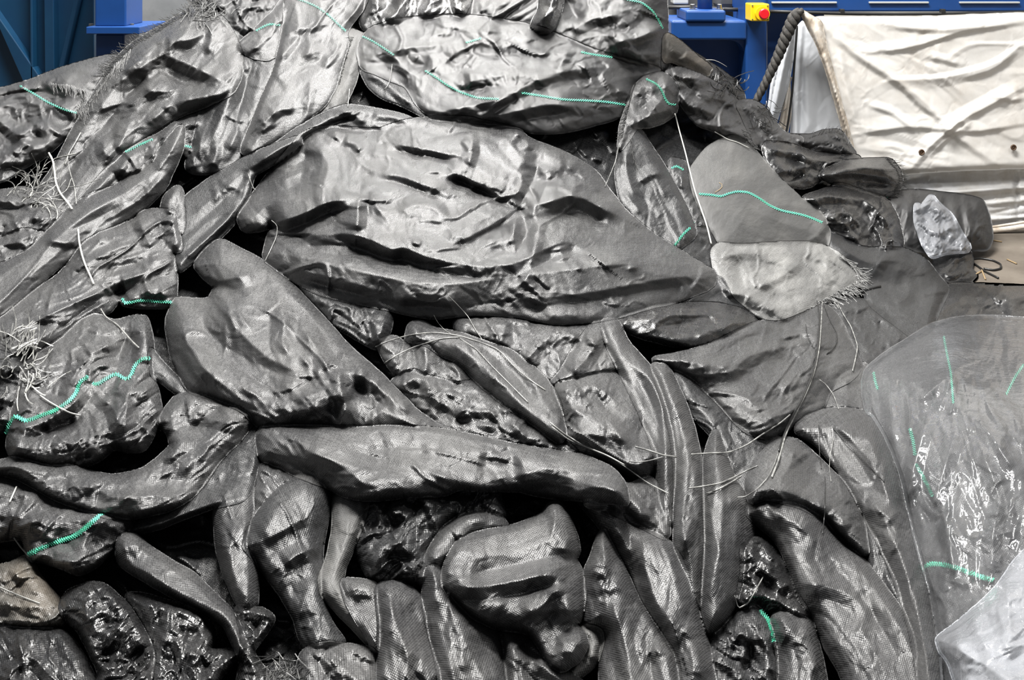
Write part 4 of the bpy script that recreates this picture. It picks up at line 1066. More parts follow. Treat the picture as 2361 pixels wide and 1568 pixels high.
# ---- bottom centre and right of it
sheet('wide hanging sheet with a sharp bright crest, right of the hooded bundle at the bottom',
      '1330,1150 1350,1080 1420,1090 1440,1150 1452,1198 1484,1216 1534,1240 1564,1280 1584,1330 1604,1400 1624,1462 1640,1520 1660,1640 1660,1780 1560,1780 1554,1545 1518,1462 1488,1402 1456,1322 1410,1252 1384,1212', bulge=38, r=44, lift=8, creases=0.35, cr=(5, 80, 75, 2), weave=72,
      folds=['30,34,10:1482,1218 1486,1300 1508,1382 1556,1446 1570,1500', '20,16,16:1560,1430 1600,1474 1622,1580', '16,14,10:1556,1450 1560,1520 1578,1600', '14,20,20:1530,1260 1560,1340 1590,1430', '-16,14,14:1440,1210 1466,1290 1484,1360', '12,14,14:1380,1180 1430,1230 1460,1290', '12,10,10:1590,1470 1600,1530 1596,1620'])
sheet('flat triangular sheet end right of the long lower strip',
      '1340,1162 1400,1088 1446,1124 1500,1096 1532,1150 1544,1246 1484,1214 1404,1176', bulge=20, r=34, cr=(4, 60, 45, 1.8), weave=45, folds=['14,20,8:1400,1120 1450,1150 1500,1200', '12,12,10:1440,1126 1470,1160 1484,1206'])

sheet('cone-shaped upright fold with a pointed tip, just right of the hooded bundle',
      '1346,1372 1352,1310 1364,1288 1380,1236 1392,1220 1406,1250 1442,1322 1474,1392 1514,1452 1556,1512 1568,1572 1570,1780 1390,1780 1384,1500 1386,1458 1346,1442', bulge=44, r=50, lift=12, creases=0.35, cr=(5, 70, 70, 2.1), weave=68,
      folds=['24,14,24:1392,1224 1376,1290 1362,1340', '22,18,12:1404,1366 1430,1440 1450,1520 1466,1640', '18,20,10:1410,1270 1450,1350 1500,1440 1550,1506', '12,20,20:1396,1260 1400,1320 1396,1380', '-12,14,14:1400,1430 1420,1500 1424,1600', '14,14,10:1490,1500 1530,1500 1556,1520', '16,10,14:1530,1510 1546,1550 1560,1640'])
sheet('dark collar-like sheet behind the hooded bundle at the bottom centre',
      '958,1336 984,1280 1020,1220 1060,1190 1110,1176 1152,1188 1172,1216 1100,1262 1042,1296 1026,1342 990,1356', bulge=28, r=36, lift=8, cr=(3, 60, -45, 2), mat='std', weave=-40, folds=['20,24,14:980,1310 1020,1236 1070,1200 1130,1190', '14,10,10:1048,1240 1062,1230 1072,1240', '12,18,10:985,1296 1030,1276 1060,1250'])
sheet('body of weave under the hooded bundle at the bottom edge, left half',
      '976,1380 984,1310 1002,1304 1030,1330 1050,1370 1096,1424 1154,1450 1170,1502 1190,1640 1190,1780 1040,1780 1012,1542 990,1452', bulge=40, r=44, lift=8, creases=0.35, cr=(4, 70, 65, 2), weave=60, folds=['20,14,14:1010,1352 1046,1414 1094,1440 1140,1452', '18,18,14:1054,1440 1094,1520 1130,1600', '16,14,14:1040,1420 1064,1480 1070,1560', '12,14,14:996,1400 1020,1480 1050,1580'])
sheet('small corner of weave sticking out right of the hooded bundle',
      '1326,1440 1384,1452 1388,1484 1372,1532 1310,1580 1290,1560 1330,1520', bulge=16, r=22, lift=4, cr=(2, 40, 20, 2), mat='grey', weave=30, folds=['10,14,10:1340,1446 1370,1470 1360,1530'])
sheet('pale-ridged sheet emerging below the hooded bundle at the bottom edge',
      '1152,1452 1180,1444 1214,1452 1244,1480 1276,1528 1304,1548 1350,1580 1380,1650 1380,1780 1186,1780 1166,1500', bulge=30, r=36, lift=8, creases=0.35, cr=(4, 60, 35, 2), weave=35, folds=['22,18,12:1160,1456 1182,1500 1240,1530 1330,1590', '16,12,10:1220,1468 1260,1520 1290,1546', '-16,14,14:1200,1480 1230,1510 1250,1520', '14,14,12:1170,1500 1184,1560 1200,1640'])
sheet('hooded bundle with a rounded bright face at the bottom centre',
      '1018,1344 1030,1292 1058,1244 1110,1226 1182,1216 1250,1190 1268,1162 1292,1162 1314,1200 1328,1240 1334,1272 1324,1290 1342,1320 1348,1372 1336,1432 1324,1438 1348,1466 1354,1488 1334,1522 1296,1548 1268,1532 1240,1484 1220,1457 1150,1449 1090,1424 1038,1374', bulge=60, r=70, lift=20, creases=0.3, cr=(3.5, 90, -10, 1.8), weave=-14, rnd=1,
      folds=['34,60,10:1030,1346 1090,1356 1180,1342 1250,1326 1316,1298', '-30,34,34:1050,1330 1150,1310 1240,1290 1326,1272', '22,14,30:1056,1248 1034,1300 1026,1340', '24,18,10:1206,1424 1250,1398 1278,1362 1306,1368', '22,14,14:1306,1366 1316,1430 1344,1470 1300,1534', '20,14,12:1214,1430 1234,1474 1268,1528', '14,20,10:1110,1238 1200,1222 1262,1188',
             '16,14,14:1296,1170 1310,1230 1300,1290', '-12,12,12:1250,1420 1280,1460 1290,1510', '14,30,20:1040,1360 1090,1410 1150,1440', '12,14,8:1240,1330 1280,1326 1310,1340', '12,12,12:1318,1420 1310,1390 1300,1370'], tilt=(0, 0.05))

# ---- centre: nest, pleated bag, long strip, big bundle
sheet('pleated square-ended fold left of the leaf-shaped fold, in the central hollow',
      '914,866 934,792 950,758 986,788 1022,816 1064,842 1104,872 1062,904 1050,890 992,884 980,874 950,856', bulge=22, r=24, lift=6, cr=(4, 40, 70, 2), weave=10, folds=['18,10,10:978,790 984,830 980,868', '14,10,10:1040,830 1060,860 1052,890', '12,12,8:930,850 960,860 980,872', '12,8,10:948,760 962,780 1000,800'])
sheet('creased sheet below the leaf-shaped fold, running into the long lower strip',
      '896,884 950,852 982,868 1052,886 1102,878 1182,936 1252,990 1304,1022 1336,1050 1200,1044 1100,1022 1050,1006 998,980 956,942', bulge=28, r=34, lift=6, cr=(7, 44, 20, 1.9), weave=15, folds=['22,18,10:990,896 1006,920 1050,946 1160,950', '20,14,14:1050,985 1100,978 1164,986 1180,1030', '18,16,8:920,890 960,870 985,880 990,930', '16,14,9:1040,980 1052,960 1100,952', '14,12,10:1180,960 1200,1000 1260,1030', '-14,14,14:1010,940 1050,965 1120,965', '14,14,10:1190,1020 1230,1005 1270,1022'])
sheet('leaf-shaped pale fold in the central hollow, strands lying across it',
      '936,784 946,746 972,744 1002,760 1062,770 1122,790 1182,810 1232,850 1272,892 1288,932 1294,962 1304,1002 1292,1020 1268,1008 1228,974 1168,934 1118,894 1078,854 1048,828 1018,816 986,792', bulge=34, r=40, lift=12, cr=(4, 60, 40, 2.2), weave=38,
      folds=['26,40,30:1000,772 1060,800 1130,856 1220,950 1296,1010', '16,14,8:1080,790 1150,800 1230,880 1258,930', '-14,14,14:1130,812 1190,860 1240,930', '14,10,14:950,752 960,780 990,790', '14,10,8:1278,896 1300,930 1286,990'])
sheet('big pleated bag-like bundle with a tied knot of folds, left of centre',
      '404,690 426,690 482,694 500,660 488,652 468,636 450,612 466,584 492,560 512,555 560,580 602,602 642,632 690,676 750,740 802,800 862,850 920,908 960,950 1012,984 1066,1002 1000,1010 850,1000 760,994 640,992 600,986 560,944 500,920 440,902 424,880 396,820 384,744', bulge=70, r=90, lift=12, creases=0.6, cr=(5.5, 80, 45, 2), weave=10, rnd=1,
      folds=['24,26,50:560,590 640,650 700,710 780,790 860,856 940,934', '34,70,34:492,655 520,720 566,780 620,826 680,856 740,872', '-22,40,40:440,740 520,800 600,850 690,880', '24,30,20:412,700 424,780 470,850 540,910 620,960', '20,14,14:640,690 656,740 650,790 670,826', '22,12,10:700,760 740,820 762,862', '18,12,10:690,820 730,850 752,896', '26,14,14:780,848 784,880 792,930', '18,10,8:694,918 740,900 798,886', '18,10,10:712,930 760,916 804,904',
             '30,30,10:790,852 850,872 910,926 960,962', '-24,26,26:810,890 850,920 880,950', '18,20,14:500,650 540,640 590,630', '14,18,12:640,880 690,910 720,960', '-10,14,14:730,720 760,770 800,810', '14,16,12:760,780 800,820 850,870', '16,14,10:800,930 790,960 780,990', '16,18,12:640,960 700,950 760,930'])
sheet('long folded strip running right from the pleated bag across the lower centre',
      '592,1004 606,984 700,984 800,988 900,984 1000,988 1100,1008 1202,1030 1332,1050 1366,1060 1412,1082 1440,1118 1446,1160 1440,1160 1350,1152 1250,1142 1192,1128 1100,1128 1060,1124 1022,1140 940,1142 880,1150 830,1150 790,1140 760,1122 680,1092 640,1072 600,1056', bulge=36, r=50, lift=20, creases=0.5, cr=(5, 80, 14, 2.4), weave=16, rnd=1,
      folds=['26,14,44:606,990 700,988 800,994 890,986 990,992 1100,1014 1200,1034 1340,1054', '22,50,14:660,1010 730,1050 820,1080 900,1092 970,1112', '24,40,10:900,1060 970,1080 1040,1108 1110,1122 1192,1112', '-18,30,30:1100,1060 1160,1070 1200,1052', '18,30,14:1180,1100 1260,1080 1340,1090', '16,26,12:700,1030 780,1070 850,1120', '-14,20,20:840,1040 930,1030 1000,1040', '14,14,10:1300,1140 1380,1120 1440,1140', '18,14,14:830,1140 900,1128 960,1126', '12,30,20:1000,1040 1080,1044 1160,1038'])
sheet('largest bundle, broad and bright with star-shaped creases, in the centre of the heap',
      '548,502 576,460 622,402 664,350 694,312 722,298 764,294 870,302 932,280 1002,272 1082,275 1152,291 1198,300 1216,322 1292,350 1342,376 1372,396 1402,440 1442,490 1502,540 1562,576 1606,606 1650,630 1642,660 1562,692 1500,706 1432,726 1372,737 1282,744 1200,727 1150,722 1080,722 1002,732 940,722 880,707 800,692 740,676 690,652 642,622 608,596 622,540 634,516 600,530 562,532', bulge=92, r=170, lift=14, creases=0.55, cr=(6.5, 95, 15, 1.8), weave=-8, rnd=1,
      folds=['46,90,14:622,520 700,492 752,466 800,460 826,462', '34,14,40:826,462 824,500 822,534', '46,120,16:720,540 800,538 850,550 900,576 932,570 982,592 1042,607 1132,616 1192,606 1242,582 1292,558 1322,560 1346,578', '40,30,40:650,586 750,604 850,630 950,652 1050,656 1150,640 1250,630 1400,612 1500,606 1600,614',
             '24,60,10:1190,690 1290,682 1400,668 1500,648 1620,630', '-34,24,30:1242,380 1226,420 1206,460 1196,484', '-40,34,34:1034,398 1080,428 1130,448 1186,476', '30,50,8:1020,400 1060,402 1110,424 1170,462', '-26,18,18:1196,484 1150,520 1070,560', '24,40,8:1070,552 1130,522 1186,486', '-28,18,18:1206,494 1216,540 1196,572', '22,8,22:1190,500 1184,540 1188,566', '44,46,20:1232,474 1280,462 1312,450 1350,458 1442,506', '-30,30,30:1270,490 1330,494 1400,522',
             '20,30,8:896,330 980,344 1062,362', '-16,16,16:892,344 970,358 1040,368', '18,10,16:1086,312 1090,346 1078,384', '16,14,14:1150,300 1190,346 1226,388', '18,10,14:772,300 776,312 770,322', '20,14,8:790,322 820,332 832,352', '-20,30,30:706,342 700,390 690,426', '18,14,24:728,336 760,380 742,440', '14,12,12:640,420 690,400 730,380', '20,24,8:866,400 920,404 1030,446', '18,16,16:910,496 950,474 1000,480 1030,514',
             '20,20,10:1240,350 1290,368 1330,400', '16,14,10:1310,430 1350,420 1390,440', '24,14,14:1180,300 1212,318 1220,350', '16,22,8:1330,600 1400,604 1470,592', '-14,16,16:700,560 740,580 800,590', '22,14,14:1290,566 1296,590 1300,604', '18,30,10:680,620 760,640 860,668', '14,26,9:900,690 980,684 1060,700', '14,18,9:840,350 900,360 950,380', '12,20,12:850,440 870,480 900,520', '14,24,9:1020,540 1090,550 1160,556', '20,18,18:1200,392 1206,420 1190,450', '22,24,12:1238,400 1270,390 1300,400'],
      tilt=(0, 0.07))
# ================================================================== the clear bags at the right
inner = sheet('black weave packed inside the clear bag at the right, green lines showing through the film',
      '2000,884 2006,862 2044,828 2104,792 2144,764 2202,748 2270,742 2361,748 2600,760 2600,1780 2220,1780 2188,1560 2184,1480 2166,1380 2136,1280 2114,1200 2094,1100 2062,1020 2022,950', bulge=90, r=150, lift=-6, cr=(9, 90, 70, 1.8), mat='std', weave=75,
      name='packed_fabric', cat='packed fabric', group=None,
      folds=['26,40,20:2030,870 2090,880 2160,900 2220,860', '24,20,20:2110,920 2130,1020 2150,1140', '20,30,14:2160,1220 2260,1240 2361,1220', '22,30,16:2140,1280 2220,1300 2300,1340', '20,20,20:2260,950 2300,1060 2330,1200'],
      green=['2176,775 2184,820 2192,856 2196,900 2198,930', '2361,840 2340,870 2320,910', '2014,858 2018,880 2024,898', '2098,988 2106,1020 2110,1050', '2112,1070 2134,1110 2150,1145', '2128,1308 2145,1300 2180,1302 2220,1314 2262,1330 2290,1338'])
sheet('clear plastic bag wrapped around black weave at the right edge, with crinkled highlights',
      '1990,886 1998,852 2040,816 2100,780 2142,752 2200,736 2270,730 2361,737 2640,746 2640,1790 2204,1790 2174,1560 2168,1480 2152,1380 2122,1280 2102,1200 2082,1100 2052,1020 2012,952 2000,950', bulge=96, r=150, lift=12, cr=(4, 60, 75, 2.6), creases=1.6, mat='film', weave=0,
      name='clear_plastic_bag', cat='plastic bag', group=None, skirt=20,
      folds=['34,50,24:1996,880 2050,872 2120,880 2196,854', '30,10,10:2196,856 2150,900 2110,930', '26,8,8:2196,858 2180,910 2162,950', '26,8,8:2200,862 2200,930 2196,960', '24,10,10:2050,880 2056,960 2066,1030', '24,9,9:2220,870 2236,920 2230,980', '24,9,9:2260,880 2280,940 2320,1000', '22,8,8:2240,960 2290,1010 2340,1090', '20,8,8:2136,960 2110,1060 2088,1170', '20,8,8:2200,1010 2170,1100 2150,1180', '18,8,8:2290,900 2340,960 2361,1010',
             '20,8,8:2260,1030 2280,1080 2300,1130', '20,8,8:2310,1140 2290,1220 2286,1330', '18,7,7:2170,1160 2190,1260 2200,1340', '20,30,10:2060,840 2140,810 2220,800 2320,810', '14,20,8:2100,790 2200,770 2300,780', '18,7,7:2224,880 2260,900 2300,890', '18,7,7:2090,900 2100,960 2094,1010', '16,6,6:2210,900 2216,960 2240,1010', '16,6,6:2250,900 2254,950 2270,990'])
sheet('milky plastic bag end in the bottom right corner, tied tip pointing left',
      '2160,1474 2174,1462 2204,1440 2262,1392 2302,1352 2342,1292 2386,1250 2640,1180 2640,1800 2250,1800 2214,1600 2186,1520 2168,1500', bulge=70, r=110, lift=20, cr=(4, 70, -25, 2.2), mat='milky', name='clear_plastic_bag', cat='plastic bag', group=None, skirt=20,
      folds=['26,20,20:2170,1478 2230,1480 2361,1490', '24,14,14:2172,1476 2250,1520 2361,1590', '20,14,14:2176,1486 2220,1540 2270,1640', '20,16,16:2180,1466 2260,1420 2361,1350', '14,10,10:2240,1420 2260,1470 2280,1500', '14,10,10:2200,1470 2230,1520 2236,1560', '12,8,8:2300,1400 2310,1440 2326,1466', '14,10,10:2320,1330 2326,1400 2330,1460'])
sheet('crumpled clear film scrap lying on the black roll by the tarpaulin',
      '2112,470 2126,478 2147,450 2162,470 2192,496 2216,540 2238,577 2184,580 2162,588 2148,592 2130,562 2112,512', bulge=16, r=16, lift=8, cr=(9, 24, 60, 1.6), mat='milky', name='film_scrap', cat='plastic film', group=None, skirt=8,
      folds=['12,10,8:2120,480 2150,470 2190,500', '12,10,8:2130,520 2160,540 2200,520', '12,8,8:2150,570 2170,545 2176,520', '10,8,8:2184,510 2200,545 2230,574'])

# ================================================================== loose strands
strand('white woven strap hanging straight down past the smooth grey roll', '1556,262 1566,300 1580,350 1592,400 1602,440 1616,480 1630,520 1640,562', 2.6, 'white_strand', 12, 'plastic_strap', 'strap', None, 0.9)
strand('short white strap end above the smooth grey roll', '1648,304 1662,312 1678,322 1700,328 1728,342', 2.0, 'white_strand', 10, 'plastic_strap', 'strap', None)
strand('thin grey strand slanting up at the left tip of the big dark wedge', '1395,430 1408,400 1420,370 1428,330', 1.4, 'strand', 8)
strand('thin black strand rising from the right end of the upper bundle', '1448,246 1456,215 1466,190', 1.5, 'black_strand', 6)
strand('upper of the two long pale strands arching over the leaf-shaped fold', '866,800 890,788 945,772 1000,766 1060,774 1110,790 1150,806 1190,850 1230,882 1258,900', 2.0, 'strand', 6)
strand('lower of the two long pale strands arching over the leaf-shaped fold', '886,838 920,816 960,798 1020,780 1060,778', 2.2, 'strand', 6)
strand('pale strand down the middle of the leaf-shaped fold', '1060,780 1100,806 1130,840 1160,870 1190,900 1218,928', 1.6, 'strand', 5)
strand('thin strand dangling left of the backing sheet, above the leaf-shaped fold', '1000,726 1008,742 1024,760 1040,770', 1.0, 'strand', 6)
strand('dark thin strand crossing from the big centre bundle to the leaf-shaped fold', '1036,684 1056,704 1080,730 1096,760 1114,786', 1.1, 'strand', 8)
strand('pale strand lying below the leaf-shaped tip, leading to the crossing strands', '1268,974 1300,1000 1350,1030 1400,1050 1440,1072', 2.2, 'strand', 8)
strand('second pale strand below the leaf-shaped tip, joining the crossing strands', '1272,984 1310,1014 1360,1034 1410,1056 1448,1080 1490,1112 1542,1138', 1.8, 'strand', 8)
strand('top crossing strand over the long pleats', '1464,1030 1500,1040 1530,1050 1560,1054', 2.4, 'strand', 14)
strand('long grey strand sweeping from the long pleats up to the wrinkled right bundle', '1594,1048 1640,1045 1680,1044 1720,1028 1760,1000 1800,975 1822,956', 2.2, 'strand', 14)
strand('short pale strand crossing left of the long pleats', '1450,1064 1474,1066 1500,1062 1528,1054', 1.8, 'strand', 12)
strand('upper of the two pale strands over the broad hanging pleat', '1588,1126 1620,1122 1660,1115 1690,1102 1720,1086 1748,1074', 2.2, 'strand', 12)
strand('lower of the two pale strands over the broad hanging pleat', '1628,1138 1650,1132 1680,1116 1710,1098', 2.4, 'strand', 13)
strand('thin strand curling below the broad pleat towards the folded roll', '1700,1147 1718,1146 1744,1130 1772,1100 1790,1060 1800,1020 1820,980', 1.5, 'strand', 10)
strand('thickest dark strand hanging from the fringed pale sheet', '1884,694 1890,730 1888,780 1882,830 1872,870 1850,920 1820,970 1806,1010 1796,1040', 2.6, 'black_strand', 12)
strand('grey strand alongside the thickest dark strand, ending on the folded roll', '1896,694 1894,740 1890,800 1880,850 1862,900 1836,950 1812,1000 1796,1060 1780,1100', 2.0, 'strand', 12)
strand('looping dark strand left of the thickest one', '1858,748 1860,770 1870,792 1878,802', 1.6, 'black_strand', 8)
strand('looping dark strand right of the thickest one', '1900,704 1914,740 1930,768 1930,790 1918,808 1906,816', 1.6, 'black_strand', 8)
strand('long grey strand hanging right of the fringed pale sheet', '1932,700 1944,724 1962,752 1972,780 1978,800 1972,830 1966,855', 2.0, 'strand', 12)
strand('thin strand lying across the dark weave corner', '1890,876 1906,888 1922,910 1934,944', 1.5, 'strand', 6)
strand('thin black strand hanging over the outermost roll, upper piece', '1888,980 1888,1010 1890,1050 1894,1080', 1.6, 'black_strand', 7)
strand('thin black strand hanging over the second roll, lower piece', '1902,1100 1903,1140 1902,1180 1897,1230', 1.6, 'black_strand', 7)
strand('fine grey strand beside the thin black one on the outermost roll', '1922,1012 1914,1050 1912,1080 1916,1110', 1.1, 'strand', 6)
strand('dark crease strand along the outermost roll', '1920,985 1950,1020 1990,1060 2040,1112', 1.4, 'black_strand', 5)
strand('frayed dark twist pointing right from under the fringed pale sheet', '1904,700 1936,690 1970,678 2000,668 2030,660', 5.0, 'black_strand', 8)
strand('bone-white knotted strand winding down the left side to the long pale roll', '112,352 122,370 126,400 128,420 138,445 158,470 166,482', 2.8, 'white_strand', 14)
strand('lower piece of the knotted strand, below the long pale roll', '180,528 182,556 188,585 196,610 208,636 216,655', 2.6, 'white_strand', 10)
strand('pale strip slanting across the left tangle', '124,366 150,360 176,354', 2.4, 'strand', 14)
strand('pale thin strand right of the left tangle', '152,432 180,430 210,420 236,410', 1.4, 'strand', 14)
strand('thin dark strand right of the knotted strand', '155,366 162,400 172,430 176,470', 1.5, 'strand', 12)
strand('long flat strip down the hollow of the fringed sleeve', '186,306 170,335 160,350 150,380', 2.6, 'strand', 8)
strand('pale strand lying between the creased sheet and the zigzag-lined sheet', '232,712 244,732 270,748 285,765 305,788 320,802', 2.2, 'strand', 8)
strand('knotted white strand on the zigzag-lined sheet', '92,912 112,926 140,942 160,952 184,958', 2.2, 'white_strand', 8)
strand('short white strip at the left edge beside the swooping sheet', '38,1122 30,1140 22,1158', 2.6, 'white_strand', 10)
strand('pale strip lying across the brown-stained sheet', '-10,1350 30,1368 60,1380 92,1392', 2.0, 'strand', 8)
strand('short dark strand on the lobed sheet at the left edge', '32,1240 48,1262 66,1282', 2.2, 'strand', 8)
strand('small looped thread at the left tip of the big centre bundle', '626,508 640,520 638,545 622,580 610,604', 1.4, 'strand', 8)
strand('small thread hanging right of the long folded band', '572,400 580,425 588,440', 1.6, 'strand', 8)
strand('yellowish thread on the smooth grey roll', '1658,421 1666,425 1664,434 1648,444', 1.0, 'straw', 4, 'thread', 'thread', None)
strand('thin strand hanging from the upper bundle into the black gap', '904,148 902,170 896,195 885,208', 1.2, 'strand', 8)
strand('short strand under the seamed diamond sheet', '806,205 804,225 802,246', 1.4, 'strand', 8)
strand('pale curved strand above the blue recess, on the torn sheet ends', '1628,138 1645,138 1660,144 1676,154', 1.2, 'white_strand', 8)
strand('bent stiff strand beside the small angular crumple', '1760,1330 1742,1362 1726,1390 1702,1404 1694,1374', 2.0, 'strand', 10)
tangle('tangle of grey strands at the left edge below the green-lined sheet', 78, 440, 52, 62, 46, -60, 40, 70, 1.3, 'strand', 0.7, 10)
tangle('bristling clump of frayed tapes at the left edge, halfway down', 40, 800, 46, 44, 44, -58, 28, 62, 1.8, 'strand', 0.15, 12)
tangle('curled grey strands below the bristling clump at the left edge', 66, 862, 34, 30, 24, 40, 60, 58, 1.8, 'strand', 0.9, 12)
tangle('frayed clump of dark tapes at the bottom edge, left of the long dark sheet', 660, 1540, 52, 30, 60, 118, 30, 70, 1.6, 'fringe', 0.3, 8)
tangle('knot of wiry black loops on the heap ridge before the blue post', 1682, 190, 26, 18, 26, 40, 60, 40, 1.5, 'black_strand', 0.9, 8)
tangle('wiry black tapes at the foot of the white curtains', 1760, 262, 30, 26, 24, 45, 40, 44, 1.3, 'black_strand', 0.4, 8)
tangle('ragged tapes at the top of the fringed sleeve', 470, 36, 44, 18, 60, -70, 50, 34, 1.6, 'fringe', 0.4, 8)

# ================================================================== the hall
conc = plain('dirty_concrete', (0.085, 0.070, 0.055), 0.75, col2=(0.15, 0.13, 0.105), scale=3.0, bump=0.01)
fl = Shape().add([(-9, -3, 0), (11, -3, 0), (11, 12, 0), (-9, 12, 0)], [(0, 1, 2, 3)]).build('floor', conc)
set_props(fl, kind='structure')
wall_m = plain('cream_wall', (0.62, 0.60, 0.53), 0.8, col2=(0.52, 0.50, 0.44), scale=1.2)
w = Shape().box((-9, 10.0, 0), (11, 10.2, 6)).build('wall_back', wall_m)
set_props(w, kind='structure')
block = plain('grey_concrete', (0.22, 0.23, 0.24), 0.8, col2=(0.16, 0.17, 0.18), scale=4.0, bump=0.004)
p0 = at(286, 60, 8.0); p1 = at(700, 60, 8.0)
b = Shape().box((p0[0] - 0.1, 8.0, 0), (p1[0], 8.3, 2.2)).build('concrete_barrier', block, None, bevel=0.02)
set_props(b, 'plain grey concrete barrier wall behind the heap at the upper left', 'barrier')

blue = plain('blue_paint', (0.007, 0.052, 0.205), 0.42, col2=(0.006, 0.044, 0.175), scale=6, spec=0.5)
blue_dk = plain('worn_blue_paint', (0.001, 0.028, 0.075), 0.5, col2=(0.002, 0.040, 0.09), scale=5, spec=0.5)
steel = plain('bright_steel', (0.55, 0.55, 0.54), 0.3, 1.0)
rubber = plain('black_rubber', (0.012, 0.012, 0.012), 0.5)
grim = plain('dark_machine_grey', (0.05, 0.052, 0.055), 0.6, col2=(0.09, 0.09, 0.09), scale=5)
palebox = plain('light_grey_cover', (0.42, 0.43, 0.42), 0.5)
yellow = plain('yellow_plastic', (0.80, 0.52, 0.01), 0.35)
red = plain('red_plastic', (0.60, 0.012, 0.02), 0.3)


def boxpx(S, u0, v0, u1, v1, Y, depth):
    a, b = at(u0, v1, Y), at(u1, v0, Y)
    return S.box((a[0], Y, a[2]), (b[0], Y + depth, b[2]))


# ---- blue machine on the left: ribbed side plate and a flanged post
YL = 4.5
o = at(120, 300, YL)
lm = empty('waste_press', (o[0], YL, 0))
set_props(lm, 'dark blue ribbed machine at the upper left behind the heap', 'machine')
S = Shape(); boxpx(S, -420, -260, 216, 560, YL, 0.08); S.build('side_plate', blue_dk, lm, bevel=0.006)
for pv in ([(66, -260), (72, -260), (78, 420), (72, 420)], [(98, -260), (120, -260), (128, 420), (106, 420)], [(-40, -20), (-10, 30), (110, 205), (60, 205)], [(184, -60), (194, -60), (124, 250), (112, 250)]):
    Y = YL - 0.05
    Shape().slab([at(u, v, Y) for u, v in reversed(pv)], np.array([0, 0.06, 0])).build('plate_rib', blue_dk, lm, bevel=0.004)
S = Shape(); boxpx(S, 218, -260, 290, 62, YL - 0.22, 0.2); S.build('upper_post', blue, lm, bevel=0.008)
S = Shape(); boxpx(S, 220, 78, 286, 560, YL - 0.2, 0.18); S.build('lower_post', blue, lm, bevel=0.008)
S = Shape(); boxpx(S, 198, 62, 321, 79, YL - 0.26, 0.34); S.build('flange', blue, lm, bevel=0.004)
for u in (304, 210):
    a = at(u, 62, YL - 0.16)
    Shape().cyl(a - np.array([0, 0, 0.012]), a + np.array([0, 0, 0.016]), 0.011, n=6).build('flange_bolt', grim, lm)

# ---- blue machine on the right
YR = 5.2
o = at(1740, 240, YR)
rm = empty('baling_machine', (o[0], YR, 0))
set_props(rm, 'bright blue machine frame with a yellow and red stop switch, behind the white tarpaulin', 'machine')
S = Shape(); boxpx(S, 1724, -60, 2600, 27, YR - 0.06, 0.4); S.build('top_beam', blue, rm, bevel=0.01)
for u0, u1 in ((1780, 1930), (2005, 2142), (2214, 2352)):
    S = Shape(); boxpx(S, u0, 4, u1, 8, YR - 0.075, 0.03); so = S.build('beam_slot', palebox, rm, bevel=0.002)
    so['label'] = 'thin pale slot in the beam'
S = Shape(); boxpx(S, 1719, -60, 1769, 560, YR - 0.08, 0.3); S.build('corner_post', blue, rm, bevel=0.012)
S = Shape(); boxpx(S, 1548, 48, 1722, 92, YR - 0.10, 0.45); S.build('ledge', blue, rm, bevel=0.012)
S = Shape(); boxpx(S, 1500, 92, 1725, 560, YR + 0.08, 0.06); S.build('recess_plate', blue, rm)
S = Shape(); boxpx(S, 1769, 27, 1900, 560, YR + 0.16, 0.05); S.build('rear_plate', blue, rm)
# rounded gusset in the corner of the recess
g = [at(1722, 92, YR - 0.05), at(1722, 128, YR - 0.05)] + [at(1720 - 3 - 30 * (1 - math.cos(t)), 128 - 34 * math.sin(t) - 0, YR - 0.05) for t in (0.25, 0.6, 0.95, 1.25, 1.5)] + [at(1684, 92, YR - 0.05)]
Shape().slab(g, np.array([0, 0.12, 0])).build('corner_gusset', blue, rm)
S = Shape(); boxpx(S, 1582, 24, 1674, 50, YR - 0.12, 0.3); S.build('mounting_block', blue, rm, bevel=0.012)
a, b = at(1625, 26, YR + 0.02), at(1625, -80, YR + 0.02)
Shape().cyl(a, np.array([a[0], a[1], b[2]]), 0.043, n=24).build('round_column', blue, rm, smooth=True)
for u in (1597, 1659):
    a = at(u, 22, YR - 0.04)
    bo = Shape().cyl(a, a + np.array([0, 0, 0.032]), 0.016, n=12).build('bolt', steel, rm, bevel=0.003)
    Shape().cyl(a + np.array([0, 0, -0.006]), a + np.array([0, 0, 0.004]), 0.024, n=18).build('washer', steel, bo)
S = Shape(); boxpx(S, 1480, -60, 1726, 60, YR + 0.5, 0.3); S.build('inner_housing', grim, rm)
S = Shape(); boxpx(S, 1552, -60, 1588, 10, YR + 0.36, 0.1); S.build('pale_cover', palebox, rm, bevel=0.01)
S = Shape(); boxpx(S, 1652, -60, 1716, 20, YR + 0.3, 0.12); S.build('grey_drum', grim, rm, bevel=0.03)
S = Shape(); S.tube([at(1536, 17, YR + 0.1), at(1590, 17, YR + 0.1), at(1680, 22, YR + 0.1), at(1724, 22, YR + 0.1)], 0.012, 8); S.build('hose', rubber, rm, smooth=True)
S = Shape(); S.tube([at(1774, 26, YR - 0.08), at(1830, 28, YR - 0.09), at(1940, 31, YR - 0.09), at(2060, 33, YR - 0.09), at(2180, 32, YR - 0.09), at(2361, 28, YR - 0.09), at(2560, 26, YR - 0.09)], 0.010, 8); S.build('cable', rubber, rm, smooth=True)
for u in (1943, 2176):
    S = Shape(); boxpx(S, u - 5, 21, u + 5, 31, YR - 0.10, 0.03); S.build('cable_clip', rubber, rm, bevel=0.003)
S = Shape(); boxpx(S, 1731, 9, 1774, 49, YR - 0.20, 0.12); eb = S.build('stop_switch', yellow, rm, bevel=0.006)
eb['label'] = 'yellow stop switch box'
a = at(1757, 31, YR - 0.20)
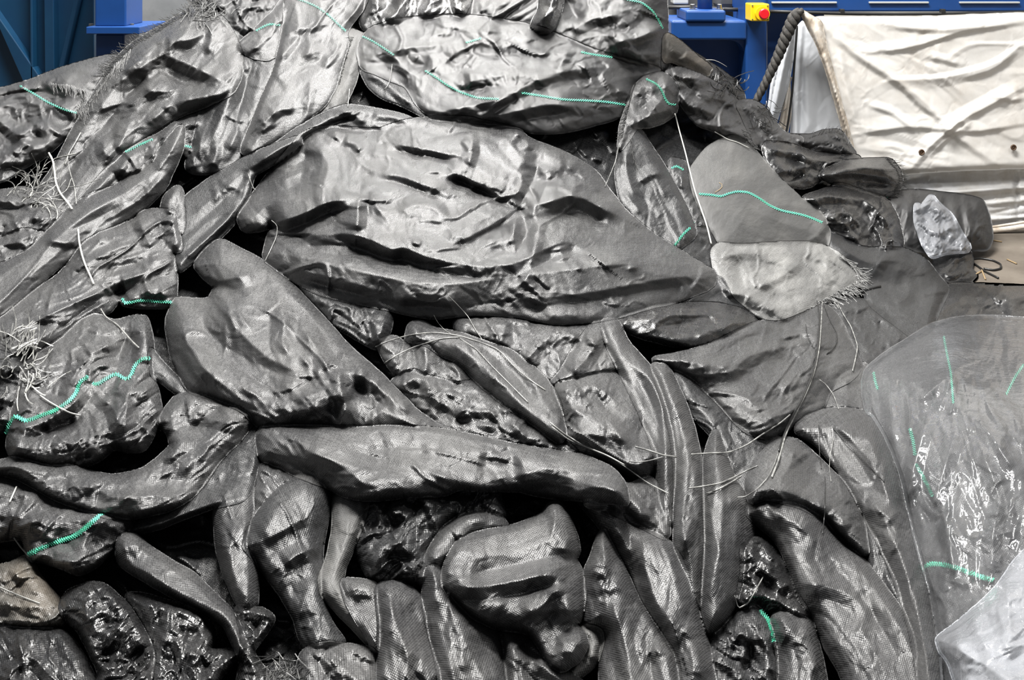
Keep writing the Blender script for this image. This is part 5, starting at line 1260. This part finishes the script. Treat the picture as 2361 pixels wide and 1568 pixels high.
Shape().cyl(a + np.array([0, 0.005, 0]), a - np.array([0, 0.016, 0]), 0.042, 0.040, 32).build('collar', yellow, eb, smooth=False)
S = Shape(); S.cyl(a - np.array([0, 0.012, 0]), a - np.array([0, 0.040, 0]), 0.022, 0.024, 28); S.cyl(a - np.array([0, 0.038, 0]), a - np.array([0, 0.052, 0]), 0.031, 0.026, 28)
rb = S.build('push_button', red, eb, bevel=0.003); rb['label'] = 'red mushroom push button'
for u, v in ((1735, 13), (1770, 14), (1735, 45), (1770, 45)):
    q = at(u, v, YR - 0.202)
    Shape().cyl(q, q - np.array([0, 0.003, 0]), 0.004, n=10).build('screw', grim, eb)

# ---- white tarpaulin over a cage, its curtains, rope and foot pipe
def tarp_mat(name, c1, c2, c3, scale=1.6, weave=0.0):
    m, nt, N, L, B = new_mat(name)
    tc = N.new('ShaderNodeTexCoord')
    t = N.new('ShaderNodeTexNoise'); t.inputs['Scale'].default_value = scale; t.inputs['Detail'].default_value = 8; t.inputs['Roughness'].default_value = 0.7
    L.new(tc.outputs['Object'], t.inputs[0])
    r = N.new('ShaderNodeValToRGB')
    r.color_ramp.elements[0].position = 0.36; r.color_ramp.elements[0].color = (*c1, 1)
    r.color_ramp.elements[1].position = 0.78; r.color_ramp.elements[1].color = (*c3, 1)
    q = r.color_ramp.elements.new(0.55); q.color = (*c2, 1)
    L.new(t.outputs[0], r.inputs[0]); L.new(r.outputs[0], B.inputs['Base Color'])
    B.inputs['Roughness'].default_value = 0.5
    B.inputs['Specular IOR Level'].default_value = 0.3
    return m


tarp_m = tarp_mat('white_tarpaulin', (0.74, 0.73, 0.705), (0.66, 0.635, 0.595), (0.48, 0.41, 0.34), 2.2)
curt_m = tarp_mat('grey_white_curtain', (0.60, 0.62, 0.65), (0.55, 0.57, 0.60), (0.42, 0.40, 0.37), 2.5)
hem_m = tarp_mat('stained_white_hem', (0.60, 0.57, 0.52), (0.46, 0.40, 0.33), (0.27, 0.20, 0.14), 9)
YT = 4.92
tar = sheet('white dirty tarpaulin with creases and two eyelets hung over a cage at the upper right',
      '1872,40 1893,36 2000,36 2120,36 2240,32 2361,27 2640,20 2640,380 2361,389 2240,394 2120,400 2010,408 1978,380 1968,348 1940,250 1916,150 1896,70', bulge=6, r=20, lift=0, fold_scale=0.6, cr=(1.2, 80, 25, 1.8), mat=tarp_m, wob=0.8,
      name='tarpaulin', cat='tarpaulin', group=None, base=plane_depth(YT), on_pile=False, skirt=10, rnd=1, step=5,
      folds=['10,30,12:1910,70 1980,130 2060,180 2130,230 2200,310 2310,385', '8,20,9:2361,100 2290,150 2180,180 2050,186', '10,26,10:2100,390 2150,330 2210,280 2361,200', '8,30,8:1960,310 2100,290 2240,305 2361,284', '7,14,8:2140,130 2180,140 2215,148', '8,20,8:2000,120 2100,110 2220,70 2361,50', '8,16,9:2180,310 2215,275 2240,300',
             '7,16,8:2140,360 2180,320 2230,290', '7,14,8:2080,200 2120,240 2160,270', '7,20,9:2050,60 2160,70 2260,60', '6,14,8:2220,180 2290,160 2340,120', '8,12,12:1930,90 1950,200 1985,320', '6,14,8:2000,240 2060,260 2110,300', '6,12,8:2290,220 2330,230 2361,226', '5,40,6:2010,398 2120,390 2240,384 2361,379'])
for u, v in ((2125, 351), (2337, 340)):
    S = Shape()
    c = at(u, v, YT - 0.03)
    ring = [c + np.array([math.cos(t) * 0.013, 0, math.sin(t) * 0.013]) for t in np.linspace(0, 2 * math.pi, 21)]
    S.tube(ring, 0.004, 6)
    S.cyl(c, c + np.array([0, 0.006, 0]), 0.012, n=14)
    e_ = S.build('eyelet', plain('rusty_eyelet', (0.10, 0.06, 0.035), 0.6), tar, smooth=True)
sheet('folded white tarpaulin corner with a brown-stained edge hanging down left of the tarpaulin panel',
      '1842,26 1850,20 1872,34 1896,48 1904,90 1922,160 1946,250 1974,350 1984,396 1968,372 1946,318 1924,240 1902,160 1880,100 1858,60', bulge=10, r=14, lift=14, cr=(3, 34, 70, 2.4), mat=hem_m, wob=0.8, name='tarpaulin_corner', cat='tarpaulin', group=None,
      base=plane_depth(YT), on_pile=False, skirt=10, rnd=1, folds=['10,10,8:1862,40 1886,100 1910,170 1940,250 1972,350', '8,8,8:1880,50 1896,90 1916,150', '6,8,6:1900,130 1920,200 1950,300'])
sheet('wide grey-white inner curtain with a seam, left of the tarpaulin panel',
      '1836,60 1852,44 1880,80 1904,160 1930,240 1956,320 1990,420 1990,560 1812,560 1820,310 1830,150', bulge=6, r=12, lift=0, cr=(2, 60, 88, 3), mat=curt_m, wob=0.6, name='curtain', cat='curtain', group='white curtains of the cage', base=plane_depth(5.05), on_pile=False, skirt=10, rnd=1,
      folds=['10,8,14:1848,60 1842,160 1836,300 1832,420', '6,20,20:1860,110 1862,220 1864,330', '-5,10,10:1846,100 1842,200 1838,320'])
sheet('narrow creased curtain strip left of the inner curtain, leaning outwards',
      '1822,50 1834,40 1836,70 1828,150 1818,200 1800,260 1786,300 1776,320 1768,310 1780,230 1798,140', bulge=8, r=10, lift=10, cr=(2, 30, 100, 3), mat=curt_m, wob=0.6, name='curtain', cat='curtain', group='white curtains of the cage', base=plane_depth(5.03), on_pile=False, skirt=10, rnd=1,
      folds=['10,8,8:1824,70 1802,170 1780,290', '-6,6,6:1828,100 1812,190 1794,270'])
sheet('tapering beige curtain strip between the creased strip and the inner curtain',
      '1816,190 1822,170 1826,260 1814,330 1800,560 1778,560 1790,310 1800,260', bulge=6, r=8, lift=6, cr=(1, 30, 100, 3), mat=hem_m, wob=0.6, name='curtain', cat='curtain', group='white curtains of the cage', base=plane_depth(5.04), on_pile=False, skirt=8, rnd=1, folds=['6,6,6:1820,190 1806,270 1792,330'])
sheet('slim shaded curtain edge against the blue post',
      '1796,130 1800,140 1786,200 1776,270 1774,320 1776,420 1764,420 1768,260 1778,180', bulge=5, r=8, lift=0, cr=None, mat=curt_m, wob=0.5, name='curtain', cat='curtain', group='white curtains of the cage', base=plane_depth(5.08), on_pile=False, skirt=8, rnd=1)
sheet('grey-white lower skirt of the cage below the tarpaulin panel, grimy at the floor',
      '1900,392 2000,396 2240,384 2361,380 2660,370 2660,520 2361,524 2285,530 2200,530 1900,540', bulge=4, r=10, lift=0, cr=(2, 60, 0, 2.5), mat=tarp_mat('grimy_skirt', (0.62, 0.63, 0.65), (0.50, 0.49, 0.47), (0.28, 0.23, 0.18), 3.2), wob=0.6, name='tarpaulin_skirt', cat='tarpaulin', group=None,
      base=plane_depth(5.0), on_pile=False, skirt=10, rnd=1, folds=['8,14,10:2000,455 2200,445 2361,432 2600,425', '5,10,8:2260,470 2361,462 2500,455', '-5,8,8:2340,380 2344,450 2352,520'])
S = Shape()
S.tube([at(u, v, 4.93) for u, v in ((2180, 535), (2250, 534), (2290, 532), (2330, 527), (2361, 522), (2480, 514), (2640, 506))], 0.014, 10)
S.tube([at(u, v, 4.95) for u, v in ((2200, 526), (2290, 523), (2361, 512), (2480, 502), (2640, 492))], 0.007, 8)
set_props(S.build('foot_pipe', plain('dirty_white_pipe', (0.62, 0.58, 0.52), 0.5, col2=(0.30, 0.24, 0.18), scale=14), smooth=True), 'dirty white pipe along the floor under the cage skirt', 'pipe')
line = round_off(pts('1846,24 1836,30 1822,60 1806,100 1794,130 1780,160 1766,190 1750,220 1738,244 1730,280'), False, 2)
line = resample(line, 4, False)
cpt = np.array([at(u, v, 4.86) for u, v in line])
S = Shape()
wd = np.interp(np.linspace(0, 1, len(cpt)), [0, 0.08, 0.5, 1], [0.026, 0.034, 0.026, 0.017])
for ph in range(3):
    t = np.arange(len(cpt)) * 0.55 + ph * 2.094
    off = np.stack([np.cos(t), np.sin(t), np.zeros(len(t))], -1) * (wd * 0.5)[:, None]
    S.tube(cpt + off, wd * 0.62, 7)
set_props(S.build('rope', plain('black_fuzzy_rope', (0.016, 0.015, 0.014), 0.8, col2=(0.06, 0.055, 0.048), scale=60, bump=0.004), smooth=True), 'thick black rope slanting down from the tarpaulin corner to the heap', 'rope')
line = np.array([at(u, v, 4.97) for u, v in resample(round_off(pts('1838,60 1832,140 1826,220 1816,290 1806,330'), False, 2), 6, False)])
set_props(Shape().tube(line, 0.006, 6).build('cord', rubber, smooth=True), 'thin dark cord down the edge of the inner curtain', 'cord')

# ---- floor litter at the right
for i, (u0, v0, u1, v1, lab) in enumerate(((2262, 620, 2272, 646, 'straw bit on the floor nearest the small folded piece'), (2240, 640, 2262, 628, 'straw bit on the floor touching the small folded piece'), (2322, 600, 2344, 610, 'pale straw bit on the floor near the right edge'), (2290, 556, 2310, 559, 'straw bit on the floor near the foot pipe'))):
    a, b2 = floor_at(u0, v0), floor_at(u1, v1)
    a[2] = b2[2] = 0.004
    set_props(Shape().tube(np.linspace(a, b2, 4), 0.004, 5).build('straw', M['straw'], smooth=True), lab, 'straw', 'straw bits on the floor')
lp = np.array([floor_at(u, v) for u, v in resample(round_off(pts('2238,600 2262,598 2290,603 2308,612 2308,622 2290,626 2268,622'), False, 2), 4, False)]); lp[:, 2] = 0.006
set_props(Shape().tube(lp, 0.005, 6).build('wire_loop', M['black_strand'], smooth=True), 'thin black wire loop lying on the concrete floor at the right', 'wire')
lp = np.array([floor_at(u, v) for u, v in resample(pts('2240,606 2270,628 2302,644'), 4, False)]); lp[:, 2] = 0.006
set_props(Shape().tube(lp, 0.005, 6).build('wire', M['black_strand'], smooth=True), 'straight black wire on the floor below the wire loop', 'wire')

for o in bpy.data.objects:
    if '_o' in o:
        del o['_o']
